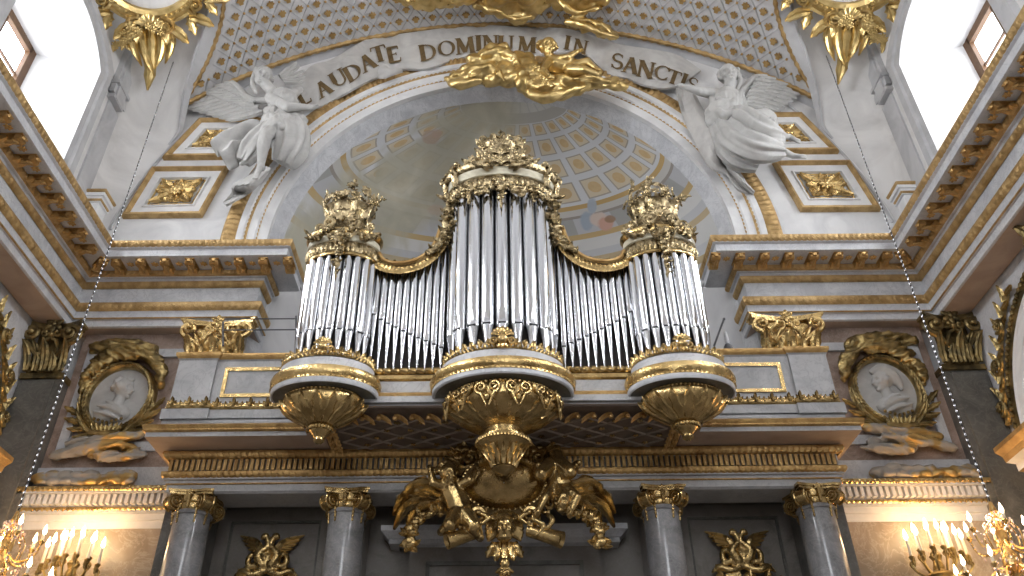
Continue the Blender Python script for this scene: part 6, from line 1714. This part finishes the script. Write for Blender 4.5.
# ---------- gilded trophies between the columns
def trophy(cx, lab, flip):
    t = thing('gilded_trophy', lab, 'wall trophy', (cx, 10.68, 2.6), 'gilded trophies between the columns')
    Y = 10.66; z = 3.32
    def pt(x, zz, y=0): return Vector((cx+x*flip, Y+y, z+zz))
    mb = MB()
    for s in (-1, 1):
        a = pt(s*.06, .12, -.05); b = pt(s*.20, .32, -.05)
        for row, (n, L0, L1, W, lift) in enumerate(((6, .14, .24, .07, .0), (5, .10, .16, .06, .03), (4, .07, .1, .05, .05))):
            for k in range(n):
                f = k/(n-1); p = a.lerp(b, f); d = (pt(s*.30, .10)-a).lerp(pt(s*.44, .40)-b, f).normalized()
                nrm = Vector((0, -1, 0)); mb.leaf(frame(p+nrm*lift, d.cross(nrm), d, nrm), lerp(L0, L1, f), W, .08, 1, 0, 0, 6, .2)
        mb.tube(smooth_path([a, a.lerp(b, .5)+Vector((0, -.05, .02)), b, pt(s*.30, .36, -.04)], 8), [.04, .045, .045, .042, .04, .035, .03, .025, .015], 7)
    mb.build('wings', M_GOLD, t)
    pr = []
    # two intertwined swans
    for s in (-1, 1):
        pr.append(('s', smooth_path([pt(s*.04, -.02, -.06), pt(s*.12, .12, -.1), pt(s*.02, .24, -.10), pt(s*.06, .36, -.10), pt(s*.11, .33, -.11)], 14), [.07, .08, .075, .065, .055, .05, .045, .04, .04, .04, .04, .045, .042, .03, .015]))
        pr.append(('s', smooth_path([pt(s*.05, .02, -.06), pt(s*.22, -.02, -.08), pt(s*.24, .10, -.08), pt(s*.16, .16, -.08)], 10), [.05, .05, .045, .04, .04, .04, .04, .035, .03, .025, .02]))
        pr.append(('s', smooth_path([pt(0, -.06, -.06), pt(s*.18, -.13, -.1), pt(s*.30, -.08, -.08), pt(s*.40, -.14, -.05)], 10), [.045]*8+[.03, .025, .015]))
    pr.append(('e', pt(0, .06, -.05), (.12, .08, .12)))
    sculpt('swans', pr, .014, M_GOLD, t, smooth=1)
    mb = MB()
    mb.ball(pt(-.07, -.33, -.04), (.13, .06, .20), 16, 9); mb.tube([pt(-.07, -.13, -.1), pt(-.07, -.33, -.115), pt(-.07, -.53, -.1)], .012, 5)
    mb.build('oval_shield', M_GOLD, t)
    mb = MB(); mb.M = frame(pt(.13, -.33, -.03)) @ rotz(-.15*flip); mb.box((0, 0, .03), (.19, .34, .08)); mb.box((0, 0, .08), (.15, .28, .02)); mb.build('square_plaque', M_GOLD, t)
    mb = MB()
    for s in (-1, 1):
        mb.tube([pt(s*.10, -.50, -.03), pt(s*.34, -.16, -.04)], .022, 6); mb.tube([pt(s*.14, -.55, -.03), pt(s*.40, -.24, -.04)], .02, 6)
        for k in range(3): mb.leaf(frame(pt(s*(.26+.05*k), -.22-.1*k, -.05)) @ rotz(-s*flip*(.5+.4*k)), .2, .09, .2, 3)
        mb.scroll(frame(pt(s*.30, -.40, -.05)), .07, 1.4, .3, 0, s)
    mb.build('foliage', M_GOLD, t)
trophy(-3.03, 'gilded trophy with wings on the dark panel between the left pair of columns', 1)
trophy(3.03, 'gilded trophy with wings on the dark panel between the right pair of columns', -1)

# ---------- great gilded shield below the organ
sh = thing('gilded_shield', 'large gilded shield with cherubs, lion mask and foliage under the central organ tower', 'cartouche', (0, YG, 2.9))
SY = 9.48
def S(x, z, y=0): return Vector((x, SY+y, z))
cz = 3.90; rx, rz = .46, .27
def tilt(p): return p
mb = MB()
def el(r, y, dz=0): return [S(rx*r*cos(2*pi*k/48), cz+rz*r*sin(2*pi*k/48)*1.0+dz, y+.28*((rz*r*sin(2*pi*k/48))/rz)*-.35) for k in range(48)]
mb.grid([el(1.0, .02), el(.94, -.015), el(.75, -.05), el(.45, -.075), el(.02, -.085)], 0, cu=True); mb.build('boss', M_GOLDSHADE, sh)
mb = MB(); mb.grid([el(.97, .03), el(.99, -.03), el(1.05, -.07), el(1.13, -.08), el(1.2, -.03), el(1.22, .08)], 0, cu=True)
for k in range(54):
    p = el(1.09, -.085)[int(k*48/54)]; mb.ball(p, (.022, .02, .022), 6, 4)
for s in (-1, 1):
    mb.scroll(frame(S(s*.30, cz-.40, -.06)), .12, 1.5, .3, 0, s, 24, .05, (-s*.1, .1, 0)); mb.scroll(frame(S(s*.52, cz-.28, -.06)), .10, 1.5, .3, 0, -s, 24, .05, (0, .16, 0)); mb.scroll(frame(S(s*.42, cz+.34, -.02)), .11, 1.5, .3, 0, -s, 24, .05, (s*.1, -.12, 0))
    for k in range(4): mb.leaf(frame(S(s*(.50+.03*k), cz+.22-.13*k, -.03)) @ rotz(-s*(1.0+.25*k)), .26, .14, .3, 3, s*.1)
mb.build('carved_frame', M_GOLDSHADE, sh)
pr = []
head(pr, S(0, cz-.56, -.10), Vector((0, -1, -.15)), Vector((0, .1, 1)), .30)
pr += [('e', S(0, cz-.66, -.12), (.10, .08, .07)), ('e', S(0, cz-.50, -.02), (.18, .1, .17))]
rnd = random.Random(2)
for k in range(22):
    a = radians(-30+240*k/21); pr.append(('c', S(.13*cos(a), cz-.54+.15*sin(a), -.04), S(.21*cos(a), cz-.56+.23*sin(a), -.03), .045, .025))
sculpt('lion_mask', pr, .014, M_GOLDSHADE, sh, smooth=1)
mb = MB()
for k in range(-2, 3): mb.leaf(frame(S(k*.06, cz-.70, -.03)) @ rotz(pi+k*.12), .27-.03*abs(k), .14, .12, 3, -k*.08)
for s in (-1, 1): mb.scroll(frame(S(s*.13, cz-.80, -.04)), .07, 1.4, .3, 0, -s)
mb.ball(S(0, cz-.95, -.05), (.06, .05, .07), 10, 7)
for k in range(-2, 3): mb.leaf(frame(S(0, cz-1.0, -.05)) @ rotz(pi+k*.5), .13, .08, .3, 2)
mb.flower(frame(S(0, cz-1.03, -.06)), .06, 6)
mb.build('pendant', M_GOLDSHADE, sh)
def shield_cherub(s):
    pr = []; rnd = random.Random(30+s); V = lambda u, v, y=9.38: P(u, v, y)
    if s < 0:
        hc = V(449, 474, 9.32); f = Vector((.5, -.85, -.25)); up = Vector((-.12, 0, 1)); ch = V(453, 492, 9.42); hp = V(461, 513, 9.44)
        arms = [[V(445, 486), V(433, 483, 9.32), V(431, 473, 9.3)], [V(459, 485), V(470, 480, 9.28), V(474, 471, 9.28)]]
        legs = [[V(457, 515), V(450, 525, 9.26), V(441, 532, 9.36)], [V(465, 515), V(474, 526, 9.28), V(480, 538, 9.38)]]
    else:
        hc = V(563, 501, 9.30); f = Vector((-.4, -.9, -.2)); up = Vector((.25, 0, 1)); ch = V(560, 483, 9.42); hp = V(554, 466, 9.46)
        arms = [[V(567, 488), V(577, 497, 9.3), V(572, 509, 9.3)], [V(552, 488), V(545, 498, 9.28), V(540, 508, 9.28)]]
        legs = [[V(550, 466), V(541, 474, 9.26), V(536, 466, 9.34)], [V(559, 464), V(570, 472, 9.3), V(577, 464, 9.36)]]
    head(pr, hc, f, up, .30)
    pr += [('c', hc, ch, .085, .12), ('e', ch, (.15, .13, .15)), ('c', ch, hp, .15, .15), ('e', hp, (.16, .14, .14))]
    for a_ in arms: pr += [('c', a_[0], a_[1], .075, .062), ('c', a_[1], a_[2], .06, .042)]; hand(pr, a_[2], a_[2]-a_[1], Vector((0, -1, 0)), .7)
    for a_ in legs: pr += [('c', a_[0], a_[1], .115, .088), ('c', a_[1], a_[2], .082, .05), ('c', a_[2], a_[2]+Vector((.02, -.09, -.02)), .05, .035)]
    curls(pr, hc, f, up, .31, 60, rnd)
    return sculpt('cherub', pr, .013, M_GOLDSHADE, sh, smooth=1)
shield_cherub(-1); shield_cherub(1)
mb = MB()
a_, b_ = P(566, 480, 9.30), P(555, 453, 9.38); mb.tube([a_, b_], [.065, .085], 12); mb.tube([b_, b_+(b_-a_).normalized()*.05], .10, 12)
mb.build('quiver', M_GOLDSHADE, sh)
for s in (-1, 1):
    mb = MB()
    a, b = S(s*.28, cz-.56, -.02), S(s*.66, cz-.72, -.14)
    mb.tube([a, a.lerp(b, .6), b], [.075, .085, .10], 14, caps=False); mb.tube([b, b+(a-b).normalized()*.04], [.10, .07], 14, caps=False); mb.tube([b+(a-b).normalized()*.06, b+(a-b).normalized()*.062], [.085, .02], 14)
    mb.build('horn', M_GOLDSHADE, sh)
    mb = MB()
    for k, (L, W, x0, z0, z1, dp) in enumerate(((.62, .20, .60, -.16, -.02, .02), (.66, .22, .66, -.20, -.14, .06), (.60, .20, .70, -.26, -.30, .08), (.5, .18, .66, -.32, -.42, .0), (.40, .16, .74, -.12, .06, .08))):
        pa = smooth_path([S(s*x0, cz+z0, dp), S(s*(x0+L*.4), cz+z0+(z1-z0)*.3+.10, dp-.06), S(s*(x0+L*.8), cz+lerp(z0, z1, .8)+.06, dp-.04), S(s*(x0+L), cz+z1-.20, dp-.02)], 12)
        rows = []
        for i, p in enumerate(pa):
            f = i/12; d = (pa[min(12, i+1)]-pa[max(0, i-1)]).normalized(); nn = Vector((0, -1, 0)); x = d.cross(nn); hw = W*.5*(sin(pi*(.12+.86*f))**.7)*(1-.3*abs(sin(4*pi*f)))
            rows.append([p+x*hw*q+nn*(.05*(1-abs(abs(q)*2-1))-.03*abs(q)) for q in (-1, -.5, 0, .5, 1)]+[p-nn*.04])
        mb.grid(rows, 0, cu=True)
    mb.build('foliage_spray', M_GOLDSHADE, sh)
    mb = MB(); path = [S(s*.74, cz-.34, -.05), S(s*.98, cz-.40, -.06), S(s*1.08, cz-.55, -.06), S(s*1.09, cz-.76, -.06)]
    mb.garland(path, .05, .075, 26); mb.leaf(frame(S(s*1.08, cz-.66, -.05)) @ rotz(pi), .16, .1, .2, 2); mb.build('festoon', M_GOLDSHADE, sh)
pr = []
for s in (-1, 1):
    folds(pr, [[S(s*.45, cz-.34, -.1), S(s*.34, cz-.46, -.14), S(s*.46, cz-.56, -.14), S(s*.36, cz-.66, -.12)], [S(s*.30, cz-.38, -.1), S(s*.18, cz-.44, -.12), S(s*.26, cz-.52, -.12)], [S(s*.5, cz-.40, -.1), S(s*.56, cz-.48, -.13), S(s*.50, cz-.58, -.12)]], .035, .025)
sculpt('ribbon', pr, .014, M_GOLDSHADE, sh, smooth=1)
# carved band that carries the shield up to the urn
mb = MB()
for s in (-1, 1):
    mb.leaf(frame(S(s*.10, cz+.26, -.05)) @ rotz(-s*.9), .3, .16, .3, 3); mb.garland([S(s*.62, cz+.34, .1), S(s*.5, cz+.46, .05), S(s*.36, cz+.44, .0)], .08, .07, 12)
mb.build('leaf_crest', M_GOLDSHADE, sh)

# ---------- foliage relief on the side walls beside the arches
for sg, lab in ((1, 'gilded foliage relief rising beside the arch on the left wall'), (-1, 'gilded foliage relief rising beside the arch on the right wall')):
    mb = MB(sg)
    path = [Vector((-7.16, 8.3+2.42*cos(a), 4.6+2.5*sin(a))) for a in [radians(14+5.5*k) for k in range(9)]]
    for k in range(17):
        f = k/16; p = poly_at(path, f); d = (poly_at(path, min(1, f+.05))-poly_at(path, max(0, f-.05))).normalized(); n = Vector((1, 0, 0)); x = d.cross(n)
        sd = 1 if k % 2 else -1; c, s_ = cos(.55*sd), sin(.55*sd); dd = d*c+x*s_
        mb.leaf(frame(p+n*.03, dd.cross(n), dd, n), .26, .13, .15, 3, .15*sd)
        if k % 5 == 2: mb.scroll(frame(p+n*.07, x, d, n), .11, 1.5, .28, 0, sd); mb.flower(frame(p+n*.1, x, d, n), .07, 6)
    mb.tube(path, .035, 6)
    o = mb.build('foliage_relief', M_OLDG2, None, (-7.14*sg, 10.5, 5.2)); tag(o, lab, 'relief')
# ---------- small fittings on the parapet
def rod(mb, a, b, r=.012): mb.tube([a, b], r, 6)
t = thing('guard_rail', 'thin black guard rail behind the left parapet beside the organ', 'railing', (-4.0, 9.6, 5.77))
mb = MB(); p = P(223, 346, 9.62); q = P(223, 322, 9.62); rod(mb, p, q, .014); rod(mb, P(296, 350, 9.62), P(296, 316, 9.62), .012); mb.build('post', M_TAPE, t)
for v in (319, 330): mb = MB(); rod(mb, P(224, v, 9.62), P(297, v-.3, 9.62), .009); mb.build('rail', M_TAPE, t)
mb = MB(); a, b = P(714, 346, 9.62), P(724, 319, 9.62); rod(mb, a, b, .014); mb.ball(b, .02, 6, 4)
tag(mb.build('rod', M_TAPE, None, a), 'thin dark rod leaning behind the right parapet beside the organ', 'rod')
t = thing('desk_lamp', 'small dark lamp with a pale upright tip on the right parapet', 'lamp', P(729, 347, 9.55))
a = P(729, 352, 9.55); mb = MB(); mb.lathe([(.0, 0), (.07, 0), (.075, .03), (.055, .09), (.035, .12), (.02, .13), (.0, .13)], 14, c=a); mb.build('base', M_TAPE, t)
mb = MB(); mb.lathe([(.03, .12), (.035, .15), (.022, .30), (.01, .33), (.0, .33)], 12, c=a); mb.build('tip', M_MARB, t)
# ================= candles, chandeliers
def candle(mb_w, mb_f, mb_g, p, L=.2, r=.014, fl=.045):
    p = Vector(p)
    mb_g.lathe([(.0, -.035), (.02, -.03), (.035, .0), (.04, .008), (.02, .012), (.019, .03), (.0, .03)], 10, c=p)
    mb_w.lathe([(r, .02), (r*.94, .02+L), (0, .02+L+.004)], 8, c=p)
    mb_f.lathe([(.0, .02+L), (fl*.36, .02+L+fl*.45), (fl*.42, .02+L+fl*.8), (fl*.2, .02+L+fl*1.7), (0, .02+L+fl*2.3)], 8, c=p)
def point(loc, w, col=(1, .52, .19), r=.06):
    l = bpy.data.lights.new('candle_glow', 'POINT'); l.energy = w; l.color = col; l.shadow_soft_size = r
    o = bpy.data.objects.new('candle_glow', l); COL.objects.link(o); o.location = loc; return o
def sconce(sg, lab):
    cx, cy, cz = -5.52*sg, 10.62, 3.30
    t = thing('candelabrum', lab, 'candelabrum', (cx, cy, cz-.6), 'lit wall candelabra')
    mb = MB(); mb.lathe([(.02, -.75), (.06, -.7), (.05, -.6), (.09, -.52), (.05, -.46), (.10, -.36), (.17, -.25), (.20, -.20), (.17, -.17), (.08, -.12), (.05, .0), (.08, .06), (.04, .12), (.0, .14)], 20, c=(cx, cy, cz))
    mb.box2((cx-.03, cy, cz-.65), (cx+.03, 10.95, cz-.55))
    for k in range(10): a = 2*pi*k/10; mb.leaf(frame((cx+.1*cos(a), cy+.1*sin(a), cz-.36), (-sin(a), cos(a), 0), (cos(a)*.6, sin(a)*.6, .6), (cos(a), sin(a), -.3)), .18, .09, .3, 3)
    mb.build('stem', M_OLDG2, t)
    spots = [(-.40, -.02, .05), (-.29, -.10, .08), (-.16, -.16, .10), (-.04, -.18, .12), (.09, -.16, .12), (.21, -.10, .08), (.32, -.02, .04), (-.22, .02, .15), (.0, .0, .2), (.16, .04, .15)]
    for i, (dx, dy, dz) in enumerate(spots):
        e = Vector((cx+dx*sg, cy+dy, cz+dz)); c = Vector((cx, cy, cz))
        g = MB(); w = MB(); f = MB()
        path = smooth_path([c+Vector((0, 0, -.14)), c+Vector((dx*sg*.45, dy*.45, -.22)), e+Vector((0, 0, -.16)), e+Vector((0, 0, -.03))], 10); g.tube(path, .016, 6)
        g.scroll(frame(e+Vector((0, 0, -.09)), (1, 0, 0)), .05, 1.2, .28, 0, sg if dx > 0 else -sg); g.leaf(frame(e+Vector((0, -.02, -.10))), .09, .07, .3, 2)
        candle(w, f, g, e, .20, .02, .065)
        a = g.build('arm', M_OLDG2, t); w.build('candle', M_WAX, a); f.build('flame', M_FLAME, a)
    point((cx, cy-.22, cz+.5), 20)
sconce(1, 'lit candelabrum on the wall to the left of the gallery'); sconce(-1, 'lit candelabrum on the wall to the right of the gallery')
def chandelier(sg, lab):
    cx, cy = -6.02*sg, 9.88
    t = thing('chandelier', lab, 'chandelier', (cx, cy, 2.4), 'crystal chandeliers on chains')
    mb = MB(); mb.lathe([(0, 3.80), (.02, 3.78), (.03, 3.72), (.05, 3.66), (.025, 3.6), (.03, 3.5), (.07, 3.42), (.05, 3.36), (.03, 3.3), (.04, 3.2), (.10, 3.1), (.11, 3.0), (.05, 2.92), (.03, 2.8), (.09, 2.68), (.12, 2.58), (.06, 2.48), (.0, 2.40)], 18, c=(cx, cy, 0)); mb.build('stem', M_GOLD, t)
    mb = MB(); z = 3.80; k = 0
    while z < 12.3:
        a = 0 if k % 2 else pi/2; R = .015
        mb.tube([(cx+R*.55*cos(q)*cos(a), cy+R*.55*cos(q)*sin(a), z+.026+.029*sin(q)) for q in [2*pi*j/8 for j in range(9)]], .0062, 4, 1 if k % 2 else 0, False); z += .042; k += 1
    mb.build('chain', [M_IRON, M_GLINT], t)  # alternate links brighter: white highlights on the black chain put into the colour
    for tier, (n, R, z0, ze, off) in enumerate(((6, .38, 3.30, 3.42, .2), (10, .62, 2.75, 2.90, .1))):
        for i in range(n):
            a = 2*pi*i/n+off; d = Vector((cos(a), sin(a), 0)); c = Vector((cx, cy, 0))
            g = MB(); w = MB(); f = MB()
            g.tube(smooth_path([c+d*.04+Vector((0, 0, z0)), c+d*R*.4+Vector((0, 0, z0-.12)), c+d*R*.85+Vector((0, 0, z0-.08)), c+d*R+Vector((0, 0, ze-.03))], 12), [.014]*13, 6)
            g.tube(smooth_path([c+d*.05+Vector((0, 0, z0+.16)), c+d*R*.3+Vector((0, 0, z0+.22)), c+d*R*.55+Vector((0, 0, z0+.08)), c+d*R*.5+Vector((0, 0, z0-.1))], 10), .009, 5)
            candle(w, f, g, c+d*R+Vector((0, 0, ze)), .07, .018, .06)
            ar = g.build('arm', M_GOLD, t); w.build('candle', M_WAX, ar); f.build('flame', M_FLAME, ar)
            q = MB()
            for kk in range(5):
                fz = kk/4; p = c+d*R*(1-.25*fz)+Vector((0, 0, ze-.06-.055*kk)); q.ball(p, (.016, .016, .026), 5, 4)
            for kk in range(6):
                fz = kk/5; p = c+d*lerp(R*.85, .12, fz)+Vector((0, 0, z0+.10+.12*fz*fz-.06*sin(pi*fz))); q.ball(p, (.013, .013, .018), 5, 4)
            q.build('crystal_drops', M_CRYS, ar)
    q = MB()
    for kk in range(24):
        a = 2*pi*kk/24
        for zz, R in ((3.62, .10), (3.52, .16), (3.05, .22), (2.62, .26)): q.ball((cx+R*cos(a), cy+R*sin(a), zz-.03*(kk % 2)), (.014, .014, .026), 5, 4)
    q.build('crystal_garland', M_CRYS, t)
    point((cx, cy-.05, 3.05), 26, r=.25); point((cx, cy, 3.62), 12, r=.15)
chandelier(1, 'candle-lit crystal chandelier at the lower left corner, hanging on a chain'); chandelier(-1, 'candle-lit crystal chandelier at the lower right corner, hanging on a chain')

# ================= lift to floor level, light, camera
for o in list(COL.objects):
    if o.parent is None: o.location.z += EYE
w = bpy.data.worlds.new('nave daylight'); SC.world = w; w.use_nodes = True
bg = w.node_tree.nodes['Background']; bg.inputs[0].default_value = (1.0, .985, .96, 1); bg.inputs[1].default_value = WORLD
def area(name, loc, tgt, sx, sy, e, col=(.97, .98, 1)):
    l = bpy.data.lights.new(name, 'AREA'); l.shape = 'RECTANGLE'; l.size = sx; l.size_y = sy; l.energy = e; l.color = col
    o = bpy.data.objects.new(name, l); COL.objects.link(o); o.location = loc
    o.rotation_euler = (Vector(tgt)-Vector(loc)).to_track_quat('-Z', 'Y').to_euler(); return o
# daylight through the side windows of the nave
for sg in (-1, 1):
    for k, yc in enumerate((BC, BC-BP, BC-2*BP)):
        area('window_and_fill_light', (sg*7.9, yc, 10.6+EYE), (sg*-2, yc+.2, 7.0+EYE), 1.5, 2.0, WIN[k]*(1.1 if sg < 0 else 1))
area('window_and_fill_light', (0, YB+.2, 6.0+EYE), (0, 9, 6.0+EYE), 3.4, 4.8, BACK_FILL)  # added frontal fill at the made-up back window, for highlights on the gilding
cam = bpy.data.cameras.new('camera'); co = bpy.data.objects.new('camera', cam); COL.objects.link(co)
cam.sensor_fit = 'HORIZONTAL'; cam.sensor_width = 22.3; cam.lens = 22.3*F_PX/1024
cam.shift_x = (512-CX)/1024; cam.shift_y = 0
cam.clip_start = .05; cam.clip_end = 200
co.matrix_world = Matrix.Translation((0, 0, EYE)) @ Matrix.Rotation(pi/2+PITCH, 4, 'X') @ Matrix.Rotation(-ROLL, 4, 'Z')
SC.camera = co
vs = SC.view_settings; vs.view_transform = 'Standard'; vs.look = 'None'; vs.exposure = EXPO; vs.gamma = 1; vs.use_curve_mapping = False
SC.cycles.use_denoising = True
SC.cycles.max_bounces = 8; SC.cycles.diffuse_bounces = 4; SC.cycles.glossy_bounces = 4
SC.cycles.sample_clamp_indirect = 8
